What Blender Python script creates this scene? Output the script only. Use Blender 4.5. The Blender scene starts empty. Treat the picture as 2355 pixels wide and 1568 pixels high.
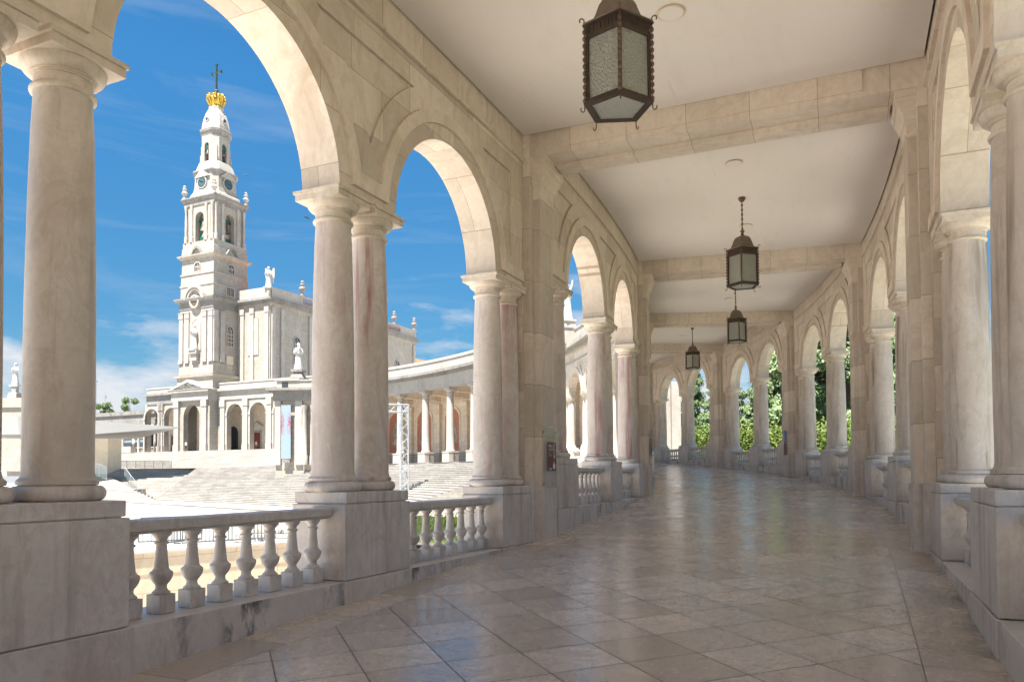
import bpy, bmesh, math, random
from mathutils import Vector, Matrix, noise
R = math.radians
random.seed(7)
SC = bpy.context.scene
COL = SC.collection

# ------------------------------------------------------------------ camera (fitted to the photograph's perspective)
ZC=1.5628246; YAW=0.3872403; PIT=0.0330168; ROLL=-0.0057345; FPX=1757.6902913; CYP=1035.3549478; CXP=1177.5
cyw, syw = math.cos(YAW), math.sin(YAW)
_fw=Vector((-syw,cyw,0)); _rt=Vector((cyw,syw,0)); _up=Vector((0,0,1))
CF=_fw*math.cos(PIT)+_up*math.sin(PIT); _u2=_up*math.cos(PIT)-_fw*math.sin(PIT)
CR=_rt*math.cos(ROLL)+_u2*math.sin(ROLL); CU=_u2*math.cos(ROLL)-_rt*math.sin(ROLL)
cam_d=bpy.data.cameras.new("camera"); cam=bpy.data.objects.new("camera",cam_d); COL.objects.link(cam)
m=Matrix((( CR.x,CU.x,-CF.x,0),(CR.y,CU.y,-CF.y,0),(CR.z,CU.z,-CF.z,ZC),(0,0,0,1)))
cam.matrix_world=m
cam_d.sensor_width=36; cam_d.lens=FPX/2355*36
cam_d.shift_y=(CYP-784)/2355; cam_d.clip_start=0.05; cam_d.clip_end=4000
SC.camera=cam
SC.render.resolution_x=1024; SC.render.resolution_y=681

# ------------------------------------------------------------------ sky, sun, exposure
SUN_EL=R(65)
sv=_rt*(-.45)+_fw*(-.89); sv.normalize()         # horizontal direction towards the sun
SUN=Vector((sv.x*math.cos(SUN_EL),sv.y*math.cos(SUN_EL),math.sin(SUN_EL)))
W_=bpy.data.worlds.new("World"); SC.world=W_; W_.use_nodes=True
nt=W_.node_tree; nt.nodes.clear()
def wn(t,**k):
    n=nt.nodes.new(t)
    for a,b in k.items(): setattr(n,a,b)
    return n
sky=wn('ShaderNodeTexSky',sky_type='NISHITA',sun_disc=False)
sky.sun_elevation=SUN_EL; sky.sun_rotation=math.atan2(SUN.x,SUN.y)
sky.air_density=1.0; sky.dust_density=0.2; sky.ozone_density=3.0; sky.altitude=300
bg=wn('ShaderNodeBackground'); bg.inputs['Strength'].default_value=0.052
out=wn('ShaderNodeOutputWorld')
tc=wn('ShaderNodeTexCoord')
sep=wn('ShaderNodeSeparateXYZ'); nt.links.new(tc.outputs['Generated'],sep.inputs[0])
mp=wn('ShaderNodeMapping'); mp.inputs['Scale'].default_value=(1.6,1.6,5.0); mp.inputs['Location'].default_value=(0.35,0.1,0.2)
nt.links.new(tc.outputs['Generated'],mp.inputs[0])
n1=wn('ShaderNodeTexNoise'); n1.inputs['Scale'].default_value=3.0; n1.inputs['Detail'].default_value=9; n1.inputs['Roughness'].default_value=.58
nt.links.new(mp.outputs[0],n1.inputs['Vector'])
# more cloud near the horizon
mr=wn('ShaderNodeMapRange'); mr.inputs['From Min'].default_value=0.02; mr.inputs['From Max'].default_value=0.30
mr.inputs['To Min'].default_value=0.30; mr.inputs['To Max'].default_value=-0.16
nt.links.new(sep.outputs['Z'],mr.inputs['Value'])
ad=wn('ShaderNodeMath',operation='ADD'); nt.links.new(n1.outputs[0],ad.inputs[0]); nt.links.new(mr.outputs[0],ad.inputs[1])
rp=wn('ShaderNodeMapRange'); rp.inputs['From Min'].default_value=.54; rp.inputs['From Max'].default_value=.74; rp.clamp=True
nt.links.new(ad.outputs[0],rp.inputs['Value'])
# streaky cirrus
mp2=wn('ShaderNodeMapping'); mp2.inputs['Scale'].default_value=(1.2,1.2,9); mp2.inputs['Rotation'].default_value=(0.12,0.18,0)
nt.links.new(tc.outputs['Generated'],mp2.inputs[0])
n2=wn('ShaderNodeTexNoise'); n2.inputs['Scale'].default_value=2.4; n2.inputs['Detail'].default_value=10; n2.inputs['Roughness'].default_value=.65; n2.inputs['Distortion'].default_value=.6
nt.links.new(mp2.outputs[0],n2.inputs['Vector'])
rp2=wn('ShaderNodeMapRange'); rp2.inputs['From Min'].default_value=.5; rp2.inputs['From Max'].default_value=.8; rp2.inputs['To Max'].default_value=.2
nt.links.new(n2.outputs[0],rp2.inputs['Value'])
mx=wn('ShaderNodeMath',operation='MAXIMUM'); nt.links.new(rp.outputs[0],mx.inputs[0]); nt.links.new(rp2.outputs[0],mx.inputs[1])
hs=wn('ShaderNodeHueSaturation'); hs.inputs['Saturation'].default_value=1.2; hs.inputs['Value'].default_value=1.0
hz=wn('ShaderNodeMapRange'); hz.inputs['From Min'].default_value=0.0; hz.inputs['From Max'].default_value=.45; hz.inputs['To Min'].default_value=.42; hz.inputs['To Max'].default_value=1.0
nt.links.new(sep.outputs['Z'],hz.inputs['Value'])
vm=wn('ShaderNodeVectorMath',operation='SCALE'); nt.links.new(sky.outputs[0],vm.inputs[0]); nt.links.new(hz.outputs[0],vm.inputs['Scale'])
tint=wn('ShaderNodeVectorMath',operation='MULTIPLY'); tint.inputs[1].default_value=(.80,1.0,1.02); nt.links.new(vm.outputs[0],tint.inputs[0]); nt.links.new(tint.outputs[0],hs.inputs['Color'])
mix=wn('ShaderNodeMix',data_type='RGBA'); nt.links.new(mx.outputs[0],mix.inputs['Factor'])
nt.links.new(hs.outputs[0],mix.inputs['A']); mix.inputs['B'].default_value=(4.3,4.5,4.8,1)
nt.links.new(mix.outputs['Result'],bg.inputs['Color']); nt.links.new(bg.outputs[0],out.inputs[0])
sd=bpy.data.lights.new("sun",'SUN'); sd.energy=5.0; sd.angle=R(.53); sd.color=(1,.95,.87)
so=bpy.data.objects.new("sun",sd); COL.objects.link(so); so.rotation_euler=SUN.to_track_quat('Z','Y').to_euler(); so.location=(-40,-30,60)
SC.view_settings.view_transform='Standard'; SC.view_settings.look='None'; SC.view_settings.gamma=1
SC.view_settings.exposure=1.86
SC.cycles.max_bounces=10; SC.cycles.diffuse_bounces=7; SC.cycles.glossy_bounces=4; SC.cycles.transparent_max_bounces=12
SC.cycles.use_denoising=True; SC.cycles.sample_clamp_indirect=6

# ------------------------------------------------------------------ the curved gallery: coordinates (s along, n outward, z)
H1,H2,H3=0.0124392,-0.0010331,1.14e-05
N0=-1.9934551; W=5.7143882; S0=12.2978809; B=10.2189142; ST=0.4817413; Z0=0.4804909; HC=6.7080134; CAPO=.041; DZO=.0407
def head(s):
    s1=min(max(s,6.8),36.0); h=H1*s1+H2*s1*s1+H3*s1**3
    if s>36: h+=(H1+2*H2*36+3*H3*36*36)*(s-36)
    return h
DS=.25; SA=-40
_s=[SA+i*DS for i in range(int(190/DS))]; _h=[head(s) for s in _s]; _x=[0.]; _y=[0.]
for i in range(1,len(_s)):
    hm=(_h[i]+_h[i-1])/2; _x.append(_x[-1]+math.sin(hm)*DS); _y.append(_y[-1]+math.cos(hm)*DS)
_i0=int(-SA/DS); _ox=_x[_i0]-N0; _oy=_y[_i0]
_x=[v-_ox for v in _x]; _y=[v-_oy for v in _y]
def P(s,n):
    f=(s-SA)/DS; i=max(0,min(int(f),len(_s)-2)); t=f-i
    h=_h[i]*(1-t)+_h[i+1]*t
    return (_x[i]*(1-t)+_x[i+1]*t+n*math.cos(h), _y[i]*(1-t)+_y[i+1]*t-n*math.sin(h))
def rot_at(s): return math.pi/2-head(s)
def floor_z(s): return ST*(s-S0+B)/B+CAPO
def cw(x,d):   # lateral x / depth d seen from the viewpoint -> world XY
    v=_rt*x+_fw*d; return (v.x,v.y)
def atd(u,v,d):
    p=Vector((0,0,ZC))+(CF+CR*((u-CXP)/FPX)-CU*((v-CYP)/FPX))*d; return p
def atz(u,v,z):
    r=CF+CR*((u-CXP)/FPX)-CU*((v-CYP)/FPX); t=(z-ZC)/r.z; return Vector((0,0,ZC))+r*t

# ------------------------------------------------------------------ mesh helpers
class MB:
    def __init__(s): s.v=[]; s.f=[]; s.uv=[]; s.mi=[]; s.cur=0
    def face(s,pts,uv=None):
        b=len(s.v); s.v+= [tuple(p) for p in pts]; s.f.append(tuple(range(b,b+len(pts)))); s.uv.append(uv); s.mi.append(s.cur)
    def mesh(s,V,F,uvs=None):
        b=len(s.v); s.v+=[tuple(p) for p in V]
        for i,f in enumerate(F): s.f.append(tuple(b+k for k in f)); s.uv.append(uvs[i] if uvs else None); s.mi.append(s.cur)
    def box(s,x0,x1,y0,y1,z0,z1,M=None):
        V=[(x0,y0,z0),(x1,y0,z0),(x1,y1,z0),(x0,y1,z0),(x0,y0,z1),(x1,y0,z1),(x1,y1,z1),(x0,y1,z1)]
        if M is not None: V=[tuple(M@Vector(p)) for p in V]
        s.mesh(V,[(0,3,2,1),(4,5,6,7),(0,1,5,4),(1,2,6,5),(2,3,7,6),(3,0,4,7)])
    def taper(s,x0,x1,y0,y1,z0,z1,e):   # box whose top is larger by e each side
        V=[(x0,y0,z0),(x1,y0,z0),(x1,y1,z0),(x0,y1,z0),(x0-e,y0-e,z1),(x1+e,y0-e,z1),(x1+e,y1+e,z1),(x0-e,y1+e,z1)]
        s.mesh(V,[(0,3,2,1),(4,5,6,7),(0,1,5,4),(1,2,6,5),(2,3,7,6),(3,0,4,7)])
    def rings(s,x0,x1,y0,y1,prof):   # rectangular moulding, prof = (z, outset)
        V=[];F=[]
        for z,e in prof: V+=[(x0-e,y0-e,z),(x1+e,y0-e,z),(x1+e,y1+e,z),(x0-e,y1+e,z)]
        for i in range(len(prof)-1):
            for k in range(4):
                a=i*4+k; b=i*4+(k+1)%4; F.append((a,b,b+4,a+4))
        F.append((3,2,1,0)); n=(len(prof)-1)*4; F.append((n,n+1,n+2,n+3)); s.mesh(V,F)
    def lathe(s,prof,seg=24,c=(0,0,0),mod=None,M=None):
        V=[];F=[]
        for r,z in prof:
            for k in range(seg):
                a=2*math.pi*k/seg; rr=r*(mod(a,z) if mod else 1)
                V.append((c[0]+rr*math.cos(a),c[1]+rr*math.sin(a),c[2]+z))
        for i in range(len(prof)-1):
            for k in range(seg):
                a=i*seg+k; b=i*seg+(k+1)%seg; F.append((a,b,b+seg,a+seg))
        F.append(tuple(range(seg-1,-1,-1))); n=(len(prof)-1)*seg; F.append(tuple(range(n,n+seg)))
        if M is not None: V=[tuple(M@Vector(p)) for p in V]
        s.mesh(V,F)
    def tube(s,pts,r,seg=8):
        pts=[Vector(p) for p in pts]; n=len(pts); rr=r if isinstance(r,(list,tuple)) else [r]*n
        V=[];F=[]; prev=None
        for i,p in enumerate(pts):
            d=(pts[min(i+1,n-1)]-pts[max(i-1,0)]).normalized()
            a=prev if prev is not None else (Vector((0,0,1)) if abs(d.z)<.9 else Vector((1,0,0)))
            x=(a-d*a.dot(d)).normalized(); prev=x; y=d.cross(x)
            for k in range(seg):
                t=2*math.pi*k/seg; V.append(tuple(p+x*(rr[i]*math.cos(t))+y*(rr[i]*math.sin(t))))
        for i in range(n-1):
            for k in range(seg):
                a=i*seg+k; b=i*seg+(k+1)%seg; F.append((a,b,b+seg,a+seg))
        F.append(tuple(range(seg-1,-1,-1))); F.append(tuple(range((n-1)*seg,n*seg))); s.mesh(V,F)
    def ball(s,c,r,sx=1,sy=1,sz=1,seg=12,rg=8):
        V=[];F=[]
        for i in range(rg+1):
            t=math.pi*i/rg
            for k in range(seg):
                a=2*math.pi*k/seg; V.append((c[0]+r*sx*math.sin(t)*math.cos(a),c[1]+r*sy*math.sin(t)*math.sin(a),c[2]-r*sz*math.cos(t)))
        for i in range(rg):
            for k in range(seg):
                a=i*seg+k; b=i*seg+(k+1)%seg; F.append((a,b,b+seg,a+seg))
        s.mesh(V,F)
    def prism(s,poly,z0,z1):
        n=len(poly); V=[(x,y,z0) for x,y in poly]+[(x,y,z1) for x,y in poly]
        s.mesh(V,[tuple(range(n-1,-1,-1)),tuple(range(n,2*n))]+[(i,(i+1)%n,n+(i+1)%n,n+i) for i in range(n)])
    def cbox(s,s0,s1,n0,n1,z0,z1,ds=.6,z0f=None,z1f=None):   # box bent along the gallery
        k=max(1,int(math.ceil((s1-s0)/ds))); S=[s0+(s1-s0)*i/k for i in range(k+1)]
        for i in range(k):
            a,b=S[i],S[i+1]
            za0=z0f(a) if z0f else z0; zb0=z0f(b) if z0f else z0; za1=z1f(a) if z1f else z1; zb1=z1f(b) if z1f else z1
            p=lambda q,n,z:(*P(q,n),z)
            s.face([p(a,n0,za0),p(b,n0,zb0),p(b,n0,zb1),p(a,n0,za1)],[(a,za0),(b,zb0),(b,zb1),(a,za1)])
            s.face([p(b,n1,zb0),p(a,n1,za0),p(a,n1,za1),p(b,n1,zb1)],[(b,zb0),(a,za0),(a,za1),(b,zb1)])
            s.face([p(a,n0,za1),p(b,n0,zb1),p(b,n1,zb1),p(a,n1,za1)],[(a,n0),(b,n0),(b,n1),(a,n1)])
            s.face([p(a,n1,za0),p(b,n1,zb0),p(b,n0,zb0),p(a,n0,za0)],[(a,n1),(b,n1),(b,n0),(a,n0)])
            if i==0: s.face([p(a,n0,za0),p(a,n0,za1),p(a,n1,za1),p(a,n1,za0)],[(n0,za0),(n0,za1),(n1,za1),(n1,za0)])
            if i==k-1: s.face([p(b,n0,zb0),p(b,n1,zb0),p(b,n1,zb1),p(b,n0,zb1)],[(n0,zb0),(n1,zb0),(n1,zb1),(n0,zb1)])
    def data(s,name,mats,smooth=None,org=(0,0,0),merge=False):
        me=bpy.data.meshes.new(name)
        V=[(x-org[0],y-org[1],z-org[2]) for x,y,z in s.v] if any(org) else s.v
        me.from_pydata(V,[],s.f)
        ul=me.uv_layers.new(name="UVMap").data; li=0
        for f,u in zip(s.f,s.uv):
            if u is None:
                p=[Vector(V[k]) for k in f]; nn=Vector((0,0,0))
                for q in range(len(p)):
                    a,b=p[q],p[(q+1)%len(p)]; nn+=Vector(((a.y-b.y)*(a.z+b.z),(a.z-b.z)*(a.x+b.x),(a.x-b.x)*(a.y+b.y)))
                ax,ay,az=abs(nn.x),abs(nn.y),abs(nn.z)
                for k in f:
                    x,y,z=V[k]
                    ul[li].uv=(x,y) if az>=ax and az>=ay else ((x,z) if ay>ax else (y,z)); li+=1
            else:
                for q in u: ul[li].uv=q; li+=1
        for mt in (mats if isinstance(mats,(list,tuple)) else [mats]): me.materials.append(mt)
        me.polygons.foreach_set('material_index',s.mi)
        if merge:
            bm=bmesh.new(); bm.from_mesh(me); bmesh.ops.remove_doubles(bm,verts=bm.verts,dist=1e-4); bm.to_mesh(me); bm.free()
        if smooth is not None:
            me.polygons.foreach_set('use_smooth',[True]*len(me.polygons)); me.set_sharp_from_angle(angle=R(smooth))
        me.update(); return me
    def build(s,name,mats,parent=None,loc=(0,0,0),rz=0,smooth=None,bevel=0,org=(0,0,0),merge=False):
        me=s.data(name,mats,smooth,org,merge or bevel>0)
        return place(name,me,parent,loc,rz,bevel)
def place(name,me,parent=None,loc=(0,0,0),rz=0,bevel=0):
    o=bpy.data.objects.new(name,me); COL.objects.link(o); o.parent=parent; o.location=loc; o.rotation_euler=(0,0,rz)
    if bevel:
        b=o.modifiers.new('bevel','BEVEL'); b.width=bevel; b.segments=2; b.limit_method='ANGLE'; b.angle_limit=R(50)
    return o
def tag(o,label=None,cat=None,group=None,kind=None):
    if label: o['label']=label
    if cat: o['category']=cat
    if group: o['group']=group
    if kind: o['kind']=kind
    return o
def thing(name,label,cat,loc=(0,0,0),rz=0,group=None):
    o=bpy.data.objects.new(name,None); COL.objects.link(o); o.location=loc; o.rotation_euler=(0,0,rz); o.empty_display_size=.3
    return tag(o,label,cat,group)
def copy_tree(o,parent=None):
    c=o.copy(); COL.objects.link(c); c.parent=parent
    for ch in [x for x in COL.objects if x.parent==o]: copy_tree(ch,c)
    return c

# ------------------------------------------------------------------ materials
class NT:
    def __init__(s,name,rough=.6,spec=.5,metal=0):
        s.m=bpy.data.materials.new(name); s.m.use_nodes=True; s.t=s.m.node_tree
        s.b=s.t.nodes['Principled BSDF']; s.b.inputs['Roughness'].default_value=rough; s.b.inputs['Specular IOR Level'].default_value=spec; s.b.inputs['Metallic'].default_value=metal
    def n(s,t,**k):
        x=s.t.nodes.new(t)
        for a,b in k.items():
            if a in x.inputs: x.inputs[a].default_value=b
            else: setattr(x,a,b)
        return x
    def l(s,a,b): s.t.links.new(a,b)
    def coord(s,kind='Object',scale=(1,1,1),rnd=False,rot=(0,0,0)):
        tcn=s.n('ShaderNodeTexCoord'); mpn=s.n('ShaderNodeMapping'); mpn.inputs['Scale'].default_value=scale; mpn.inputs['Rotation'].default_value=rot
        s.l(tcn.outputs[kind],mpn.inputs['Vector'])
        if rnd:
            oi=s.n('ShaderNodeObjectInfo'); mu=s.n('ShaderNodeVectorMath',operation='SCALE'); cx=s.n('ShaderNodeCombineXYZ')
            for k in range(3): s.l(oi.outputs['Random'],cx.inputs[k])
            s.l(cx.outputs[0],mu.inputs[0]); mu.inputs['Scale'].default_value=37.0; s.l(mu.outputs[0],mpn.inputs['Location'])
        return mpn.outputs[0]
    def noise(s,vec,scale,detail=4,rough=.55,dist=0):
        x=s.n('ShaderNodeTexNoise'); x.inputs['Scale'].default_value=scale; x.inputs['Detail'].default_value=detail; x.inputs['Roughness'].default_value=rough; x.inputs['Distortion'].default_value=dist
        s.l(vec,x.inputs['Vector']); return x.outputs[0]
    def ramp(s,fac,stops):
        x=s.n('ShaderNodeValToRGB'); e=x.color_ramp.elements
        while len(e)>1: e.remove(e[-1])
        e[0].position=stops[0][0]; e[0].color=(*stops[0][1],1)
        for p,c in stops[1:]: q=e.new(p); q.color=(*c,1)
        s.l(fac,x.inputs[0]); return x.outputs[0]
    def rng(s,fac,a,b,c=0,d=1):
        x=s.n('ShaderNodeMapRange'); x.inputs['From Min'].default_value=a; x.inputs['From Max'].default_value=b; x.inputs['To Min'].default_value=c; x.inputs['To Max'].default_value=d
        s.l(fac,x.inputs['Value']); return x.outputs[0]
    def mix(s,fac,a,b,mode='MIX'):
        x=s.n('ShaderNodeMix',data_type='RGBA',blend_type=mode)
        for sock,v in (('Factor',fac),('A',a),('B',b)):
            if isinstance(v,(int,float)): x.inputs[sock].default_value=v
            elif isinstance(v,tuple): x.inputs[sock].default_value=(*v,1)
            else: s.l(v,x.inputs[sock])
        return x.outputs['Result']
    def math(s,op,a,b=None):
        x=s.n('ShaderNodeMath',operation=op)
        for i,v in enumerate((a,b)):
            if v is None: continue
            if isinstance(v,(int,float)): x.inputs[i].default_value=v
            else: s.l(v,x.inputs[i])
        return x.outputs[0]
    def bump(s,h,st=.3,dist=.01):
        x=s.n('ShaderNodeBump'); x.inputs['Strength'].default_value=st; x.inputs['Distance'].default_value=dist
        s.l(h,x.inputs['Height']); s.l(x.outputs[0],s.b.inputs['Normal'])
    def col(s,c):
        if isinstance(c,tuple): s.b.inputs['Base Color'].default_value=(*c,1)
        else: s.l(c,s.b.inputs['Base Color'])
def stone(name,c1,c2,bw=None,bh=None,mortar=.006,mcol=None,rough=.6,stain=None,var=.10,sc=1.0,streak=None,bump=.25,pits=False,off=.5,world=False,hs=0):
    """weathered masonry: mottled colour, optional block joints on the UVs (metres), optional stains"""
    t=NT(name,rough); v=t.coord('Object',(1,1,1),rnd=not world); 
    big=t.noise(v,.8*sc,5,.6,.4); fine=t.noise(v,14*sc,6,.65)
    c=t.mix(t.rng(big,.32,.68),c1,c2)
    mid=t.noise(t.coord('Object',(1,1,.62),rnd=not world),2.6*sc,9,.74,1.6)
    c=t.mix(t.rng(mid,.47,.62,0,.62),c,tuple(x*k for x,k in zip(c2,(.80,.755,.69))))
    pale=t.noise(t.coord('Object',(1.2,1.2,.8),rnd=not world),5.5*sc,7,.7,.9)
    c=t.mix(t.rng(pale,.55,.68,0,.4),c,tuple(min(.92,x*1.13) for x in c1))
    c=t.mix(t.rng(fine,.3,.7,0,.45),c,tuple(x*.72 for x in c1))
    hgt=fine
    if bw:
        br=t.n('ShaderNodeTexBrick'); uvn=t.n('ShaderNodeTexCoord'); t.l(uvn.outputs['UV'],br.inputs['Vector'])
        br.inputs['Color1'].default_value=(1,1,1,1); k=1-2*var; br.inputs['Color2'].default_value=(k,k*.985,k*.96,1); br.inputs['Mortar'].default_value=(.55,.49,.42,1)
        br.inputs['Scale'].default_value=1; br.inputs['Mortar Size'].default_value=mortar; br.inputs['Mortar Smooth'].default_value=.3; br.inputs['Bias'].default_value=0
        br.inputs['Brick Width'].default_value=bw; br.inputs['Row Height'].default_value=bh; br.offset=off; br.squash=1
        c=t.mix(1.0,c,br.outputs['Color'],'MULTIPLY')
        hgt=t.math('SUBTRACT',t.math('MULTIPLY',fine,.35),br.outputs['Fac'])
    if hs:
        h1=t.noise(t.coord('Object',(.10,.10,4.2)),1.3,5,.65,.1); c=t.mix(t.rng(h1,.40,.64,0,hs),c,tuple(x*.55 for x in c1))
    if stain:
        s2=t.noise(t.coord('Object',(1.3,1.3,.5),rnd=not world),1.1,7,.7,1.0)
        c=t.mix(t.rng(s2,.54,.72,0,.75),c,stain)
    if streak:
        s3=t.noise(t.coord('Object',(3.5,3.5,.22),rnd=not world),1.6,6,.62,.3)
        s4=t.noise(t.coord('Object',(1,1,.35),rnd=not world),1.3,3)
        c=t.mix(t.math('MULTIPLY',t.rng(s3,.50,.66,0,streak[1]),t.rng(s4,.42,.58)),c,streak[0])
    if pits:
        vo=t.n('ShaderNodeTexVoronoi'); vo.inputs['Scale'].default_value=45; t.l(v,vo.inputs['Vector'])
        pn=t.noise(v,3,3)
        pk=t.math('MULTIPLY',t.rng(vo.outputs['Distance'],.08,.16,1,0),t.rng(pn,.52,.62))
        c=t.mix(t.math('MULTIPLY',pk,.6),c,(.16,.13,.1))
    t.col(c); t.bump(hgt,bump,.01)
    return t.m
LIME =stone('limestone wall',(.79,.69,.575),(.71,.61,.50),1.15,.62,.005,var=.13,rough=.62,stain=(.47,.36,.255))
LIMEP=stone('limestone pilaster',(.79,.69,.58),(.70,.60,.49),2.6,.86,.007,var=.15,rough=.62)
LIMEB=stone('limestone beam',(.77,.67,.555),(.69,.585,.475),.93,3.0,.006,var=.08,rough=.62,off=0)
LIMET=stone('limestone trim',(.76,.655,.54),(.68,.575,.465),rough=.6,stain=(.48,.38,.28))
COLM =stone('column marble',(.67,.59,.505),(.54,.455,.375),rough=.5,stain=(.43,.345,.27),streak=((.26,.19,.135),.95),bump=.15,sc=1.4)
COLP =stone('pink stained marble',(.68,.60,.525),(.55,.465,.395),rough=.5,stain=(.43,.23,.22),streak=((.36,.165,.16),1.0),bump=.15,sc=1.4)
PEDM =stone('pedestal marble',(.72,.65,.59),(.59,.515,.455),rough=.5,stain=(.40,.33,.275),streak=((.30,.24,.19),.7),bump=.12,sc=2.2)
BALM =stone('baluster marble',(.70,.635,.575),(.54,.47,.415),rough=.45,stain=(.30,.265,.235),bump=.15,sc=3)
CAPS =stone('weathered capital',(.72,.63,.525),(.61,.52,.42),rough=.6,stain=(.42,.36,.25),sc=2.5)
EXT  =stone('white sunlit limestone',(.40,.375,.335),(.335,.30,.255),1.4,.55,.012,var=.05,rough=.7,stain=(.45,.385,.31),sc=.35,world=True)
EXTS =stone('plain white limestone',(.425,.40,.365),(.355,.325,.285),rough=.7,stain=(.25,.21,.165),sc=.4,world=True)
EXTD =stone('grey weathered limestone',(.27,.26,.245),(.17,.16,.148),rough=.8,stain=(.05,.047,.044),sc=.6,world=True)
EXTW =stone('warm shaded limestone',(.80,.71,.59),(.72,.61,.48),1.2,.5,.01,var=.06,rough=.7,sc=.35,world=True)
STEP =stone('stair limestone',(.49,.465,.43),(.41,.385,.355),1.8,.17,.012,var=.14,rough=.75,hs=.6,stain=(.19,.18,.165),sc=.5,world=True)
RISER=stone('shade darkened stained riser',(.30,.285,.265),(.19,.18,.17),1.8,.17,.012,var=.14,rough=.8,sc=.5,world=True)  # step shade put into the riser colour, together with staining
STAT =stone('statue marble',(.52,.51,.49),(.42,.41,.39),rough=.55,sc=2)
CREAM=stone('cream render',(.55,.47,.36),(.50,.42,.315),3.0,1.2,.01,var=.03,rough=.8,sc=.4,world=True)
PLAZ =stone('pale plaza paving',(.80,.76,.71),(.72,.68,.63),2.4,2.4,.02,var=.06,rough=.85,sc=.15,world=True,bump=.1)
GRAV =stone('white cobbled paving',(.58,.56,.53),(.42,.41,.39),.13,.13,.012,var=.12,rough=.85,sc=.6,world=True)
def sill_mat():
    t=NT('mould streaked marble',.4); v=t.coord('Object',(1,1,1)); uv=t.n('ShaderNodeTexCoord')
    big=t.noise(v,1.7,5,.6,.5); fine=t.noise(v,22,6,.65)
    c=t.mix(t.rng(big,.3,.7),(.71,.645,.585),(.58,.51,.45)); c=t.mix(t.rng(fine,.3,.7,0,.35),c,(.40,.35,.31))
    sp=t.n('ShaderNodeSeparateXYZ'); t.l(uv.outputs['UV'],sp.inputs[0])
    cb=t.n('ShaderNodeCombineXYZ'); t.l(t.math('MULTIPLY',sp.outputs[0],5.5),cb.inputs[0]); t.l(t.math('MULTIPLY',sp.outputs[1],2.4),cb.inputs[1])
    st=t.noise(cb.outputs[0],1.0,7,.7,.15)
    cb2=t.n('ShaderNodeCombineXYZ'); t.l(t.math('MULTIPLY',sp.outputs[0],1.1),cb2.inputs[0])
    ms=t.noise(cb2.outputs[0],1.0,2)
    ge=t.n('ShaderNodeNewGeometry'); sg=t.n('ShaderNodeSeparateXYZ'); t.l(ge.outputs['True Normal'],sg.inputs[0])
    vert=t.rng(t.math('ABSOLUTE',sg.outputs[2]),.3,.7,1,.12)
    k=t.math('MULTIPLY',t.math('MULTIPLY',t.rng(st,.45,.58),t.rng(ms,.46,.55)),vert)
    c=t.mix(t.math('MULTIPLY',k,.92),c,(.09,.08,.07)); t.col(c); t.bump(fine,.12,.01); return t.m
SILL=sill_mat()
def plaster():
    t=NT('ceiling plaster',.8); v=t.coord('Object'); f=t.noise(v,60,5,.7); b=t.noise(v,.5,3)
    c=t.mix(t.rng(b,.3,.7),(.72,.665,.605),(.69,.635,.575)); c=t.mix(t.rng(f,.35,.65,0,.12),c,(.45,.4,.36)); w3=t.noise(t.coord('UV',(.5,2.2,1)),1.2,8,.72,.6); c=t.mix(t.rng(w3,.54,.74,0,.25),c,(.52,.45,.38)); w4=t.noise(t.coord('UV',(.35,9,1)),1.0,4,.6,.2); c=t.mix(t.rng(w4,.66,.72,0,.25),c,(.45,.36,.28))
    t.col(c); t.bump(f,.05,.005); return t.m
PLAS=plaster()
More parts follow.
